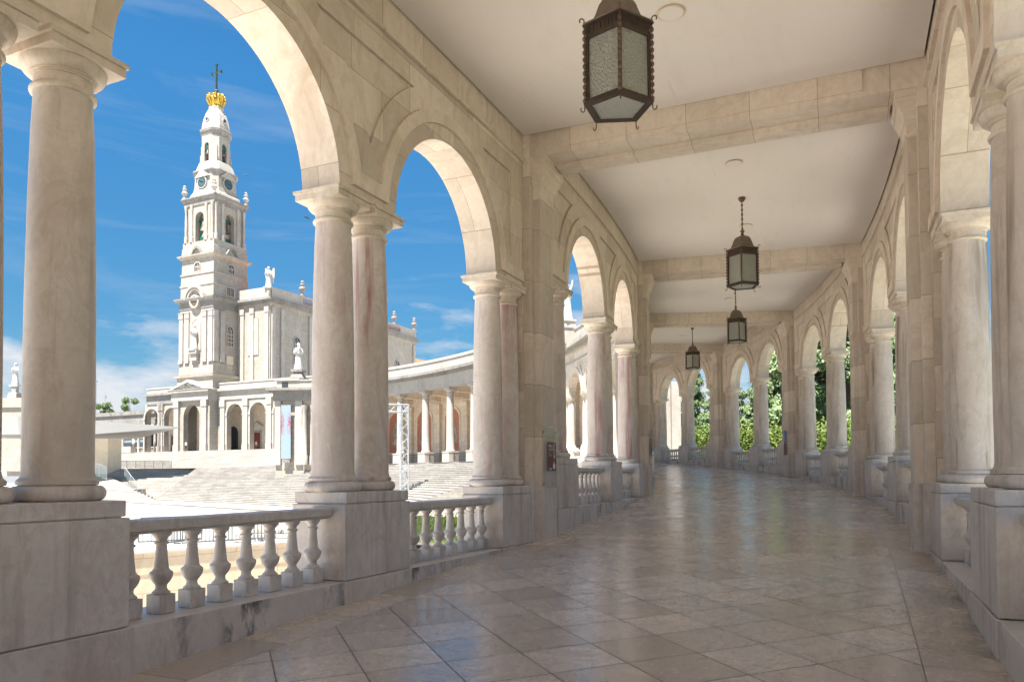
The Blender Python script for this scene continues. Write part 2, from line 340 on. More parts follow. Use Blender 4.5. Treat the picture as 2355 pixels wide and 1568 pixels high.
def floor_mat():
    t=NT('polished marble floor',.3,.5); uv=t.n('ShaderNodeTexCoord'); sp=t.n('ShaderNodeSeparateXYZ'); t.l(uv.outputs['UV'],sp.inputs[0])
    s,n=sp.outputs[0],sp.outputs[1]; v=t.coord('Object')
    def cellgrid(a,b,size_a,size_b,joint=.006,stag=0):
        bb=t.math('DIVIDE',b,size_b); fb=t.math('FLOOR',bb)
        aa=t.math('DIVIDE',a,size_a)
        if stag: aa=t.math('ADD',aa,t.math('MULTIPLY',fb,stag))
        fa=t.math('FLOOR',aa)
        def edge(x,size):
            fr=t.math('FRACT',x); d=t.math('MINIMUM',fr,t.math('SUBTRACT',1.0,fr)); return t.math('LESS_THAN',d,joint/size)
        e=t.math('MAXIMUM',edge(aa,size_a),edge(bb,size_b))
        cb=t.n('ShaderNodeCombineXYZ'); t.l(fa,cb.inputs[0]); t.l(fb,cb.inputs[1]); wnn=t.n('ShaderNodeTexWhiteNoise'); wnn.noise_dimensions='3D'; t.l(cb.outputs[0],wnn.inputs['Vector'])
        return e,wnn.outputs['Value']
    r=math.sqrt(.5)
    u1=t.math('MULTIPLY',t.math('ADD',s,n),r); v1=t.math('MULTIPLY',t.math('SUBTRACT',s,n),r)
    e1,c1=cellgrid(u1,v1,.6,.6,.0055)
    e2,c2=cellgrid(s,n,1.02,60.0,.005,.0)
    e3,c3=cellgrid(n,s,1.1,.42,.004,.5)
    an=t.math('ABSOLUTE',n)
    border=t.math('GREATER_THAN',an,W/2-.50)
    bl=t.math('LESS_THAN',t.math('ABSOLUTE',t.math('SUBTRACT',an,W/2-.50)),.004)
    # cross band at each pier
    fr=t.math('FRACT',t.math('DIVIDE',t.math('SUBTRACT',s,S0-B/2),B)); dd=t.math('MULTIPLY',t.math('ABSOLUTE',t.math('SUBTRACT',fr,.5)),B)
    band=t.math('LESS_THAN',dd,.84); b2=t.math('LESS_THAN',t.math('ABSOLUTE',t.math('SUBTRACT',dd,.84)),.005)
    val=t.mix(band,c1,c3); val=t.mix(border,val,c2)
    ed=t.mix(band,e1,e3); ed=t.math('MAXIMUM',ed,b2); ed=t.mix(border,ed,e2); ed=t.math('MAXIMUM',ed,bl)
    f=t.noise(v,7,7,.7,.6); f2=t.noise(v,1.3,4); sp1=t.noise(v,38,4,.75)
    tile=t.ramp(val,[(0,(.48,.40,.325)),(.2,(.56,.475,.395)),(.45,(.62,.525,.435)),(.7,(.68,.585,.49)),(.88,(.73,.635,.54)),(1,(.79,.655,.515))])
    c=t.mix(t.rng(f,.3,.7,0,.6),tile,(.40,.34,.285)); c=t.mix(t.rng(f2,.4,.7,0,.4),c,(.40,.35,.30))
    c=t.mix(t.rng(sp1,.60,.68,0,.7),c,(.16,.13,.105)); 
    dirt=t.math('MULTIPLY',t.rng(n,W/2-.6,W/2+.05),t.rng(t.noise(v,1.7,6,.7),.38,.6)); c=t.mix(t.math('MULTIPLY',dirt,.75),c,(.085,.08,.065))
    c=t.mix(t.math('MULTIPLY',ed,.95),c,(.07,.055,.045)); t.col(c)
    rg=t.math('ADD',t.rng(f,.3,.7,.13,.34),t.math('MULTIPLY',ed,.3)); rg=t.math('ADD',rg,t.rng(val,0,1,-.04,.05)); t.l(rg,t.b.inputs['Roughness'])
    hh=t.math('SUBTRACT',t.math('ADD',t.math('MULTIPLY',f2,.5),t.math('MULTIPLY',f,.12)),t.math('MULTIPLY',ed,.2)); t.bump(hh,.25,.012)
    return t.m
FLOOR=floor_mat()
def simple(name,c,rough=.6,metal=0,spec=.5,var=.15,sc=6,emis=None):
    t=NT(name,rough,spec,metal); f=t.noise(t.coord('Object'),sc,5); t.col(t.mix(t.rng(f,.3,.7),c,tuple(x*(1-var) for x in c))); t.bump(f,.1,.005); return t.m
BRONZE=simple('aged bronze',(.17,.105,.07),.42,.5,sc=20,var=.5)
BRONZD=simple('dark bronze frame',(.075,.05,.036),.5,.4,sc=20,var=.4)
STEELD=simple('dull grey steel',(.16,.18,.20),.5,.5)
BRASS=simple('aged copper roof',(.19,.145,.105),.5,.5,sc=14,var=.3)
IRON=simple('dark iron',(.03,.03,.032),.6,.3)
STEEL=simple('galvanised steel',(.50,.54,.58),.35,.8)
DARK=simple('dark glazing',(.045,.05,.055),.2)
GREEN=simple('green painted bell frame',(.012,.09,.07),.5)
GOLD=simple('gilded bronze',(.56,.38,.06),.35,.6,sc=9)
CLOCK=simple('blue green clock dial',(.05,.10,.115),.5)
BLACK=simple('black paint',(.02,.02,.022),.5)
RED=simple('oxblood door',(.22,.05,.025),.55)
WHITE=simple('white painted concrete',(.42,.415,.40),.5,var=.05,sc=2)
ROOFT=simple('orange roof tile',(.42,.15,.06),.8,sc=9)
def brickred():
    t=NT('red brick mosaic ground',.8); br=t.n('ShaderNodeTexBrick'); uv=t.n('ShaderNodeTexCoord'); t.l(uv.outputs['UV'],br.inputs['Vector'])
    br.inputs['Color1'].default_value=(.50,.16,.09,1); br.inputs['Color2'].default_value=(.38,.11,.07,1); br.inputs['Mortar'].default_value=(.45,.3,.22,1); br.inputs['Brick Width'].default_value=.3; br.inputs['Row Height'].default_value=.1; br.inputs['Scale'].default_value=1; br.inputs['Mortar Size'].default_value=.012
    t.col(br.outputs['Color']); return t.m
BRICK=brickred()
def mosaic():
    t=NT('coloured mosaic',.5); v=t.coord('Object',(1,1,.6)); vo=t.n('ShaderNodeTexVoronoi'); vo.inputs['Scale'].default_value=4.5; t.l(v,vo.inputs['Vector'])
    sp=t.n('ShaderNodeSeparateXYZ'); t.l(vo.outputs['Color'],sp.inputs[0])
    t.col(t.ramp(sp.outputs[0],[(0,(.10,.16,.17)),(.25,(.16,.24,.20)),(.45,(.45,.36,.16)),(.6,(.50,.42,.30)),(.75,(.15,.20,.28)),(.9,(.42,.20,.12)),(1,(.55,.5,.4))])); return t.m
MOSAIC=mosaic()
def banner_mat():
    t=NT('printed banner cloth',.7); uv=t.n('ShaderNodeTexCoord'); sp=t.n('ShaderNodeSeparateXYZ'); t.l(uv.outputs['UV'],sp.inputs[0])
    x=t.math('ABSOLUTE',sp.outputs[0]); z=sp.outputs[1]
    f=t.noise(t.coord('UV',(5,1.8,1)),1,6,.7,1.5)
    ring=t.math('MULTIPLY',t.rng(x,.05,.35),t.math('MULTIPLY',t.rng(z,3.0,4.2),t.rng(z,6.8,5.2)))
    k=t.math('MULTIPLY',t.rng(f,.42,.5),ring)
    hue=t.noise(t.coord('UV',(4,2,1)),1.7,2); petal=t.ramp(hue,[(.35,(.30,.03,.025)),(.5,(.28,.04,.09)),(.65,(.07,.05,.12))])
    t.col(t.mix(k,(.20,.27,.33),petal)); return t.m
BANNER=banner_mat()
def glass_ripple():
    t=NT('rippled lantern glass',.12,.5); v=t.coord('Object',(1,1,.6)); vo=t.n('ShaderNodeTexVoronoi'); vo.inputs['Scale'].default_value=58; t.l(v,vo.inputs['Vector'])
    f=t.noise(v,30,3); h=t.math('ADD',vo.outputs['Distance'],t.math('MULTIPLY',f,.5))
    t.col((.80,.80,.70)); t.b.inputs['Transmission Weight'].default_value=.6; t.b.inputs['Roughness'].default_value=.28; t.bump(h,1.0,.03); return t.m
RIPPLE=glass_ripple()
def clear_glass(name,c=(.8,.9,.86),alpha=.25):
    t=NT(name,.04,.6); t.col(c); t.b.inputs['Transmission Weight'].default_value=0; t.b.inputs['Alpha'].default_value=alpha; return t.m
PANELG=clear_glass('greenish panel glass',(.62,.60,.55),.22)
RAILG=clear_glass('railing glass',(.20,.25,.26),.22)
def leaves(name,a,b,c):
    t=NT(name,.6,.3); oi=t.coord('Object'); f=t.noise(oi,.9,4,.6); g=t.noise(oi,9,2)
    cc=t.mix(t.rng(f,.35,.65),a,b); cc=t.mix(t.rng(g,.4,.65,0,.6),cc,c); t.col(cc)
    t.b.inputs['Subsurface Weight'].default_value=0; return t.m
CEDAR=leaves('cedar foliage',(.12,.19,.08),(.18,.25,.11),(.24,.29,.15))
DARKG=leaves('dark conifer foliage',(.075,.13,.05),(.12,.18,.065),(.16,.22,.09))
HEDGE=leaves('bright hedge foliage',(.06,.105,.015),(.10,.145,.022),(.14,.165,.03))
BARK=simple('bark',(.16,.11,.08),.9)
GRASS=simple('lawn grass',(.085,.125,.03),.9,sc=20,var=.4)
SKIN=simple('skin',(.55,.36,.26),.6); SHIRTW=simple('white shirt',(.75,.75,.76),.8); SHIRTB=simple('blue shirt',(.06,.13,.4),.8); TROUS=simple('dark trousers',(.04,.04,.05),.8); SHORT=simple('grey trousers',(.3,.3,.32),.8); HAIR=simple('dark hair',(.04,.03,.02),.7)

# ------------------------------------------------------------------ ground and terrain
g=MB(); g.face([(-900,-900,-4.6),(900,-900,-4.6),(900,1600,-4.6),(-900,1600,-4.6)]); tag(g.build('ground',PLAZ),kind='structure')
ZP=-1.0
# sunken court wall line: from behind-left to beside the second opening
wa=atz(150,1286,ZP); wb_=atz(326,1270,ZP); wc=atz(657,1247,ZP); wd=wc+(wc-wb_)*.9
wstart=wb_-(wc-wb_)*2.2
dirw=(wc-wb_).normalized(); 
# plaza sheet: everything left of the gallery beyond the sunken court
pl=[(wstart.x,wstart.y),(wb_.x,wb_.y),(wc.x,wc.y),(wd.x,wd.y)]
inner=[P(s,-W/2-1.6) for s in (30,34,38,42,46,50,54,58,62,66,70,75,80,85,90)]
far=[cw(-30,95),cw(-60,130),cw(-260,330),cw(-400,200),cw(-300,20)]
g=MB(); g.prism(pl+[P(26,-W/2-1.6)]+inner+far,ZP-.3,ZP)
tag(g.build('plaza_pavement',GRAV,org=(0,0,0)),kind='structure')
# outer garden, rising with the gallery
g=MB()
for i in range(60):
    a=-20+i*1.6; b=a+1.6
    for (n0,n1) in ((8,12),(12,40),(40,160)):
        za=max(-.4,min(3.2,floor_z(a)-.25)); zb=max(-.4,min(3.2,floor_z(b)-.25))
        g.face([(*P(a,n0),za),(*P(b,n0),zb),(*P(b,n1),zb),(*P(a,n1),za)])
tag(g.build('garden_lawn',GRASS),kind='structure')
g=MB()
for i in range(60):
    a=-20+i*1.6; b=a+1.6; za=max(-.4,min(3.2,floor_z(a)-.25)); zb=max(-.4,min(3.2,floor_z(b)-.25))
    g.face([(*P(a,W/2+.7),za),(*P(b,W/2+.7),zb),(*P(b,8),zb),(*P(a,8),za)])
tag(g.build('garden_path',PLAZ),kind='structure')

# ------------------------------------------------------------------ gallery floor and ceiling
g=MB(); k=0; s=-24.0
while s<72:
    b=s+.6
    za,zb=floor_z(min(s,60)),floor_z(min(b,60)); nn=W/2+.1
    g.face([(*P(s,nn),za),(*P(b,nn),zb),(*P(b,-nn),zb),(*P(s,-nn),za)],[(s,nn),(b,nn),(b,-nn),(s,-nn)]); s=b
g.v=[v for v in g.v]; tag(g.build('gallery_floor',FLOOR,merge=True),kind='structure')
NB=6                      # bays -1 .. 4
def bay_z(k): return Z0+k*ST
DUI,DUO=.1454,.0858
for k in range(-1,5):
    S=S0+k*B; zb=bay_z(k)
    g=MB(); g.cbox(S-B+.69,S-.70,-(W/2+DUI-.042),W/2+DUO-.042,zb+HC,zb+HC+.14,1.0)
    tag(g.build('gallery_ceiling',PLAS),kind='structure')
    g=MB(); g.cbox(S-B-.05+.0,S-.05,-(W/2+DUI+.75),W/2+DUO+.75,zb+HC+.5,zb+HC+.72,1.0)
    tag(g.build('gallery_roof',EXTS),kind='structure')

ordn=['nearest','second','third','fourth','fifth','sixth']
def ordw(k): return {-1:'just behind the viewpoint',0:'nearest to us',1:'second along',2:'third along',3:'fourth along',4:'fifth and farthest'}[k]
# ------------------------------------------------------------------ shared column, pedestal, baluster meshes
ZS=4.1636    # springing above sill level
CH=ZS-.92
def col_shaft():
    p=[(.262,.115),(.262,.145),(.240,.165),(.230,.21),(.230,.9),(.226,1.5),(.216,2.15),(.203,2.65),(.192,CH-.343),(.197,CH-.323)]
    b=MB(); b.lathe(p,40); return b
def col_base():
    b=MB(); prof=[(.30,0)]+[(.275+.045*math.cos(t),.055-.055*math.sin(t)) for t in [math.pi/2-i*math.pi/10 for i in range(0,11)][::1]]
    prof=[(.26,0)]+[(.262+.046*math.cos(a),.055+.055*math.sin(a)) for a in [-math.pi/2+i*math.pi/12 for i in range(13)]]+[(.24,.114)]
    b.lathe(prof,40); return b
def col_cap():
    b=MB(); z0=CH-.323
    p=[(.192,z0)]+[(.200+.020*math.cos(a),z0+.022+.022*math.sin(a)) for a in [-math.pi/2+i*math.pi/6 for i in range(7)]]
    p+=[(.193,z0+.05),(.193,z0+.115),(.206,z0+.117),(.206,z0+.128),(.218,z0+.130),(.218,z0+.142)]
    p+=[(.220+.062*math.sin(a),z0+.142+.080*(1-math.cos(a))) for a in [i*math.pi/14 for i in range(1,8)]]
    b.lathe(p,40); e=.30
    zz=z0+.225; b.rings(-.27,.27,-.27,.27,[(zz-.004,.018),(zz+.060,.018),(zz+.066,.034),(CH-.001,.038)]); return b
COL_S=col_shaft().data('column_shaft',COLM,35); COL_SP=col_shaft().data('column_shaft',COLP,35)
COL_B=col_base().data('base',PEDM,35); COL_C=col_cap().data('capital',CAPS,35)
PL=1.25; PT=.70
def ped():
    b=MB(); b.box(-PL/2,PL/2,-PT/2+.003,PT/2-.003,.008,.794); b.box(-PL/2+.05,PL/2-.05,-PT/2+.03,PT/2-.03,-.02,.85); b.box(-PL/2+.03,PL/2-.03,-PT/2+.008,PT/2-.008,.803,.92); return b
PED=ped().data('pedestal',PEDM,None,merge=True)
def ped_plinth(): b=MB(); b.box(-PL/2-.012,PL/2+.012,-PT/2-.014,PT/2,-.62,0.0); return b
PEDP=ped_plinth().data('plinth',PEDM,merge=True)
def baluster():
    b=MB(); H=.645
    b.rings(-.077,.077,-.077,.077,[(0,0),(.148,0),(.15,-.004)])
    p=[(.066,.149),(.070,.156),(.070,.168),(.056,.175),(.046,.19),(.043,.205),(.047,.212),(.043,.219),(.050,.228),(.068,.25),(.082,.275),(.089,.30),(.090,.315),(.084,.328),(.066,.338),(.066,.346),(.058,.352),(.047,.46),(.042,.545),(.055,.55),(.057,.557),(.055,.564),(.043,.57),(.045,.59),(.055,.602),(.066,.612),(.068,.62),(.076,.622),(.078,H)]
    b.lathe(p,24); return b
BAL=baluster().data('baluster',BALM,40)

# ------------------------------------------------------------------ one arcade bay (upper wall, pedestals, columns, pilaster)
def arcade(k,sg):
    S=S0+k*B; Sp=S-B; zb=bay_z(k)+(DZO if sg>0 else 0); du=DUI if sg<0 else DUO
    side='plaza side' if sg<0 else 'garden side'
    lab={-1:'cream stone arcade bay on the %s just behind the viewpoint',0:'big two-arched stone arcade bay on the %s, nearest to us',1:'two-arched arcade bay on the %s just past the first ceiling beam',2:'third two-arched arcade bay along the %s of the gallery',3:'fourth two-arched arcade bay along the %s of the gallery',4:'small farthest two-arched arcade bay at the end of the %s'}[k]%side
    lab={(0,-1):'big two-arched stone arcade bay at left that frames the bell tower',(0,1):'tall arcade bay at the right edge, columns nearest to us',
         (1,-1):'left arcade bay with pink stained columns past the first beam',(1,1):'right arcade bay between the first and second ceiling beams'}.get((k,sg),lab)
    ox,oy=P(S-B/2,sg*(W/2+.35)); org=(ox,oy,zb)
    T=thing('arcade_bay',lab,'arcade',org,0,'arcade bays along the curved gallery')
    wp=.088; hw=.626 if sg<0 else .70; PLs=1.25 if sg<0 else 1.40
    nF=Sp+(1.93 if k<1 else 1.82); mN=S-B/2-hw; mF=S-B/2+hw; lN=S-1.85
    arches=[((nF-wp+mN+wp)/2,(mN+wp-nF+wp)/2),((mF-wp+lN+wp)/2,(lN+wp-mF+wp)/2)]
    pr=.70 # pier wall half width
    def arc(s,dr,default):
        z=default
        for c,r in arches:
            q=(r+dr)**2-(s-c)**2
            if q>0: z=max(z,ZS+math.sqrt(q))
        return z
    bps={Sp,Sp+pr,nF-wp,mN+wp,mF-wp,lN+wp,S-pr,S}
    for c,r in arches:
        for dr in (0,.20,.36,.67):
            for i in range(0,33):
                q=c-(r+dr)*math.cos(math.pi*i/32)
                if Sp<q<S: bps.add(round(q,5))
    x=Sp
    while x<S: bps.add(round(x,5)); x+=.5
    c1,c2=arches[0][0],arches[1][0]; RP=arches[0][1]+.67; PT_=5.95; hx=math.sqrt(max(0,RP**2-(PT_-ZS)**2))
    iv=[(c1+hx,c2-hx),(c2+hx,c2+1.99),(c1-1.99,c1-hx)]
    for a,b_ in iv: bps|={a,b_}
    bl=sorted(bps); SS=[bl[0]]
    for q in bl[1:]:
        if q-SS[-1]>1e-3: SS.append(q)
    top=HC+.5
    def low(s):
        if s<Sp+pr-1e-4 or s>S-pr+1e-4: return -.7
        return arc(s,0,ZS)
    def inp(m):
        for a,b_ in iv:
            if a<m<b_: return True
        return False
    def pan(s):   # lower edge of sunk panel
        z=ZS
        for c,r in arches:
            q=RP**2-(s-c)**2
            if q>0: z=max(z,ZS+math.sqrt(q))
        return min(z,PT_)
    n_in=sg*(W/2+du); n_out=sg*(W/2+du+.50)
    w=MB()
    def pt(s,n,z): return (*P(s,n),zb+z)
    def quad(a,b_,za,zb1,ta,tb,n,flip=False):
        pts=[pt(a,n,za),pt(b_,n,zb1),pt(b_,n,tb),pt(a,n,ta)]; uv=[(a,za),(b_,zb1),(b_,tb),(a,ta)]
        if flip: pts.reverse(); uv.reverse()
        w.face(pts,uv)
    for face,n0,dep in ((0,n_in,1),(1,n_out,-1)):
        rec=n0+sg*dep*.035
        for i in range(len(SS)-1):
            a,b_=SS[i],SS[i+1]; m=(a+b_)/2
            la=low(a+1e-5) ; lb=low(b_-1e-5)
            if m<Sp+pr or m>S-pr: la=lb=-.7
            if inp(m):
                pa,pb=pan(a),pan(b_)
                quad(a,b_,la,lb,pa,pb,n0); quad(a,b_,pa,pb,PT_,PT_,rec); quad(a,b_,PT_,PT_,top,top,n0)
                w.face([pt(a,n0,PT_),pt(b_,n0,PT_),pt(b_,rec,PT_),pt(a,rec,PT_)],[(a,0),(b_,0),(b_,.03),(a,.03)])
                w.face([pt(a,n0,pa),pt(b_,n0,pb),pt(b_,rec,pb),pt(a,rec,pa)],[(a,0),(b_,0),(b_,.03),(a,.03)])
            else: quad(a,b_,la,lb,top,top,n0)
        for a,b_ in iv[1:]:
            q=b_ if a>c2 else a
            w.face([pt(q,n0,pan(q)),pt(q,n0,PT_),pt(q,rec,PT_),pt(q,rec,pan(q))],[(0,0),(0,1),(.03,1),(.03,0)])
    # soffits and jambs
    for i in range(len(SS)-1):
        a,b_=SS[i],SS[i+1]; m=(a+b_)/2
        if m<Sp+pr or m>S-pr: continue
        la,lb=arc(a,0,ZS),arc(b_,0,ZS)
        ua=a*1.0+ (la-ZS)*1.0; ub=b_+(lb-ZS)*1.0
        w.face([pt(a,n_in,la),pt(a,n_out,la),pt(b_,n_out,lb),pt(b_,n_in,lb)],[(0.3,ua*1.35),(.8,ua*1.35),(.8,ub*1.35),(.3,ub*1.35)])
    for q in (Sp+pr,S-pr):
        w.face([pt(q,n_in,-.7),pt(q,n_out,-.7),pt(q,n_out,ZS),pt(q,n_in,ZS)],[(0,-.7),(.5,-.7),(.5,ZS),(0,ZS)])
    wall=w.build('spandrel_wall',LIME if sg>0 or k<3 else LIME,T,org=org,merge=True)
    # archivolt band
    w=MB()
    for n0,dirn in ((n_in,-1),(n_out,1)):
        n1=n0+sg*dirn*.04
        for i in range(len(SS)-1):
            a,b_=SS[i],SS[i+1]; m=(a+b_)/2
            if m<Sp+.66 or m>S-.66: continue
            a1,b1=arc(a,.20,ZS+.10),arc(b_,.20,ZS+.10); a2,b2=arc(a,.36,ZS+.27),arc(b_,.36,ZS+.27)
            w.face([pt(a,n1,a1),pt(b_,n1,b1),pt(b_,n1,b2),pt(a,n1,a2)],[(a,a1),(b_,b1),(b_,b2),(a,a2)])
            w.face([pt(a,n0,a1),pt(b_,n0,b1),pt(b_,n1,b1),pt(a,n1,a1)],[(a,0),(b_,0),(b_,.03),(a,.03)])
            w.face([pt(a,n0,a2),pt(b_,n0,b2),pt(b_,n1,b2),pt(a,n1,a2)],[(a,0),(b_,0),(b_,.03),(a,.03)])
    w.build('archivolt',LIMET,T,org=org,merge=True)
    # bead moulding and frieze
    w=MB(); e=sg
    def cb(s0,s1,na,nb,z0,z1): w.cbox(s0,s1,min(na,nb),max(na,nb),zb+z0,zb+z1,.5)
    cb(Sp+.6,S-.6,n_in-e*.05,n_in+e*.05,6.275,6.31); cb(Sp+.6,S-.6,n_in-e*.03,n_in+e*.05,6.31,6.34); cb(Sp+.6,S-.6,n_in-e*.012,n_in+e*.05,6.34,HC+.05)
    w.build('frieze',LIMEB,T,org=org)
    # outside entablature
    w=MB()
    cb(Sp,S,n_out,n_out+e*.05,6.3,6.42); w.build('string_course',EXTS,T,org=org); w=MB()
    cb(Sp,S,n_out,n_out+e*.10,6.95,7.15); cb(Sp,S,n_in,n_out+e*.55,7.15,7.42)
    cb(Sp,S,n_out-e*.25,n_out,7.42,8.3); cb(Sp,S,n_out-e*.3,n_out+e*.05,8.3,8.42)
    x=Sp+.1
    while x<S: cb(x,x+.16,n_out,n_out+e*.38,7.02,7.15); x+=.42
    w.build('cornice',EXTS,T,org=org)
    # pedestals and column pairs
    near_c=(Sp+.68+nF)/2; centres=((nF-PLs/2),(mN+mF)/2,(lN+PLs/2))
    for j,cs in enumerate(centres):
        h=rot_at(cs); px,py=P(cs,sg*(W/2+PT/2)); rz=h if sg<0 else h+math.pi
        o=place('pedestal',PED,T,(px-ox,py-oy,0),rz,.008); o.scale=(PLs/PL,1,1)
        q=place('plinth',PEDP,o,(0,0,0),0,.006)
        for d in ((-.335,.335) if sg<0 else (-.375,.375)):
            cx,cy=P(cs+d,sg*(W/2+.385)); pink=(sg<0 and k==0 and j>=1 ) or (sg<0 and k==1)
            c=place('column',COL_SP if pink else COL_S,T,(cx-ox,cy-oy,.92),rot_at(cs)+ (math.pi if d>0 else 0))
            place('base',COL_B,c); place('capital',COL_C,c)
    # sills
    for a,b_ in ((nF,mN),(mF,lN)):
        w=MB(); w.cbox(a+.012,b_-.012,min(sg*(W/2+.004),sg*(W/2+.66)),max(sg*(W/2+.004),sg*(W/2+.66)),zb-.6,zb-.002,.5)
        w.build('sill',SILL,T,org=org,bevel=.006)
    # pier at the far end of the bay (half of each bay's pier wall is in the wall mesh)
    rz=rot_at(S) if sg<0 else rot_at(S)+math.pi
    px,py=P(S,sg*(W/2+du)); o=(px-ox,py-oy,0)      # local -y points into the gallery
    XR=(lambda a,b:(a,b)) if sg<0 else (lambda a,b:(-b,-a))
    w=MB(); w.box(*XR(-.66,.34),-.13,.02,-.55,HC+.5); st=w.build('pier_strip',LIMEP,T,o,rz,bevel=.008)
    w=MB(); w.box(*XR(-.685,.36),-.155,.02,-.55,.91); w.box(*XR(-.70,.38),-.17,.02,-.55,.0); w.build('strip_base',PEDM,st,bevel=.006)
    w=MB(); w.box(*XR(-.50,.12),-.25,-.12,-.5,6.34); pil=w.build('pilaster',LIMEP,T,o,rz,bevel=.008)
    w=MB(); w.box(*XR(-.525,.145),-.28,-.12,-.5,.90); w.build('pilaster_base',PEDM,pil,bevel=.006)
    w=MB(); w.box(*XR(-.545,.165),-.305,-.12,-.5,.0); w.build('plinth',PEDM,pil,bevel=.006)
    cp=MB(); z=6.34; cp.rings(*XR(-.50,.12),-.25,-.12,[(z-.66,.004),(z-.65,.02),(z-.635,.025),(z-.62,.02),(z-.61,.006),(z-.47,.006),(z-.46,.015),(z-.43,.02),(z-.42,.035),(z-.38,.04),(z-.33,.055),(z-.27,.085),(z-.22,.105),(z-.19,.11),(z-.185,.125),(z-.14,.13),(z-.13,.145),(z-.03,.15),(z-.02,.165),(z-.001,.17)])
    cp.build('capital',LIMET,pil,bevel=0)
    # outside pilaster
    px2,py2=P(S,n_out); w=MB(); w.box(-.62,.62,-.02,.16,-1.6,7.15); w.box(-.66,.66,-.02,.20,6.4,6.55); w.build('outer_pilaster',EXTS,T,(px2-ox,py2-oy,0),rz)
    # stone footing outside
    w=MB(); w.cbox(Sp,S,min(sg*(W/2+.66),sg*(W/2+.76)),max(sg*(W/2+.66),sg*(W/2+.76)),zb-4.8,zb-.06,1.5); w.build('footing',EXTS,T,org=org)
    # balustrades
    for j,(a,b_) in enumerate(((nF,mN),(mF,lN))):
        if k<0: continue
        nc=sg*(W/2+.30); mid=(a+b_)/2; bx,by=P(mid,nc); bo=(bx,by,zb)
        wh={(0,-1):('in the left arch that frames the tower','in the second left arch, lawn behind it'),(1,-1):('between pink stained columns past the first beam','in the narrow far arch of the second left bay'),
            (0,1):('at the lower right corner beside the nearest columns','hidden behind the nearest right pedestal')}.get((k,sg))
        if wh: lb='weathered stone balustrade '+wh[j]
        else: lb='small stone balustrade in the %s arch of the %s %s bay'%('near' if j==0 else 'far',{1:'second',2:'third',3:'fourth',4:'fifth'}[k],'left' if sg<0 else 'right')
        bt=thing('stone_balustrade',lb,'balustrade',bo,0,'stone balustrades between the pedestals')
        w=MB(); w.cbox(a+.005,b_-.005,nc-.095,nc+.095,zb+.645,zb+.675,.5); w.cbox(a+.005,b_-.005,nc-.14,nc+.14,zb+.675,zb+.755,.5); w.build('handrail',BALM,bt,org=bo,bevel=.01)
        for q in range(8):
            sx=a+.22+(b_-a-.37)*q/7; X,Y=P(sx,nc); place('baluster',BAL,bt,(X-bx,Y-by,0),rot_at(sx),.004 if k<1 else 0)
    return T
for k in range(-1,5):
    for sg in (-1,1): arcade(k,sg)

# ceiling beams, ceiling discs, lanterns
DISC=MB(); DISC.lathe([(.15,0),(.165,-.012),(.165,-.02),(.15,-.024)],32)
DISCM=DISC.data('ceiling_disc',simple('yellowed ceiling disc rim',(.62,.50,.34),.6),35)
DCM=MB(); DCM.lathe([(.146,-.026),(.146,-.022)],32); DCMM=DCM.data('cover',PLAS,35)
for k in range(-2,5):
    S=S0+k*B; zb=bay_z(k); bx,by=P(S,0); org=(bx,by,zb+6.2)
    nm={-2:'far behind the viewpoint',-1:'just behind the viewpoint',0:'nearest to us, behind the big lantern',1:'second from us, crossing behind the second lantern',2:'third from us',3:'fourth from us',4:'farthest, at the end of the gallery'}[k]
    t=thing('ceiling_beam','stone block ceiling beam '+nm,'beam',org,0,'stone beams across the gallery ceiling')
    w=MB(); ni,no=-(W/2+DUI+.1),W/2+DUO+.1
    w.cbox(S-.66,S-.21,ni,no,zb+6.34,zb+HC+.6,1); w.cbox(S-.685,S-.64,ni+.9,no-.9,zb+6.42,zb+HC+.6,1)
    w.build('upper_block',LIMEB,t,org=org)
    # give the beam blocks UVs running across the gallery
    w=MB(); w.cbox(S-.208,S+.13,ni+.55,no-.55,zb+6.27,zb+HC+.6,1); w.build('lower_block',LIMEB,t,org=org)
    w=MB(); w.cbox(S+.132,S+.66,ni,no,zb+ST+6.34,zb+ST+HC+.4,1); w.build('far_block',LIMEB,t,org=org)
for o in list(COL.objects):
    if o.name.split('.')[0] in ('upper_block','lower_block','far_block'):
        uvl=o.data.uv_layers[0].data
        c=o.parent.location; kS=min(range(-2,5),key=lambda q:(Vector(P(S0+q*B,0))-Vector((c.x,c.y))).length); S=S0+kS*B; hh=head(S)
        for lp in o.data.loops:
            v=o.data.vertices[lp.vertex_index].co; nn=v.x*math.cos(hh)-v.y*math.sin(hh); ss=v.x*math.sin(hh)+v.y*math.cos(hh)
            uvl[lp.index].uv=(nn+.3, v.z+ss+20.1)
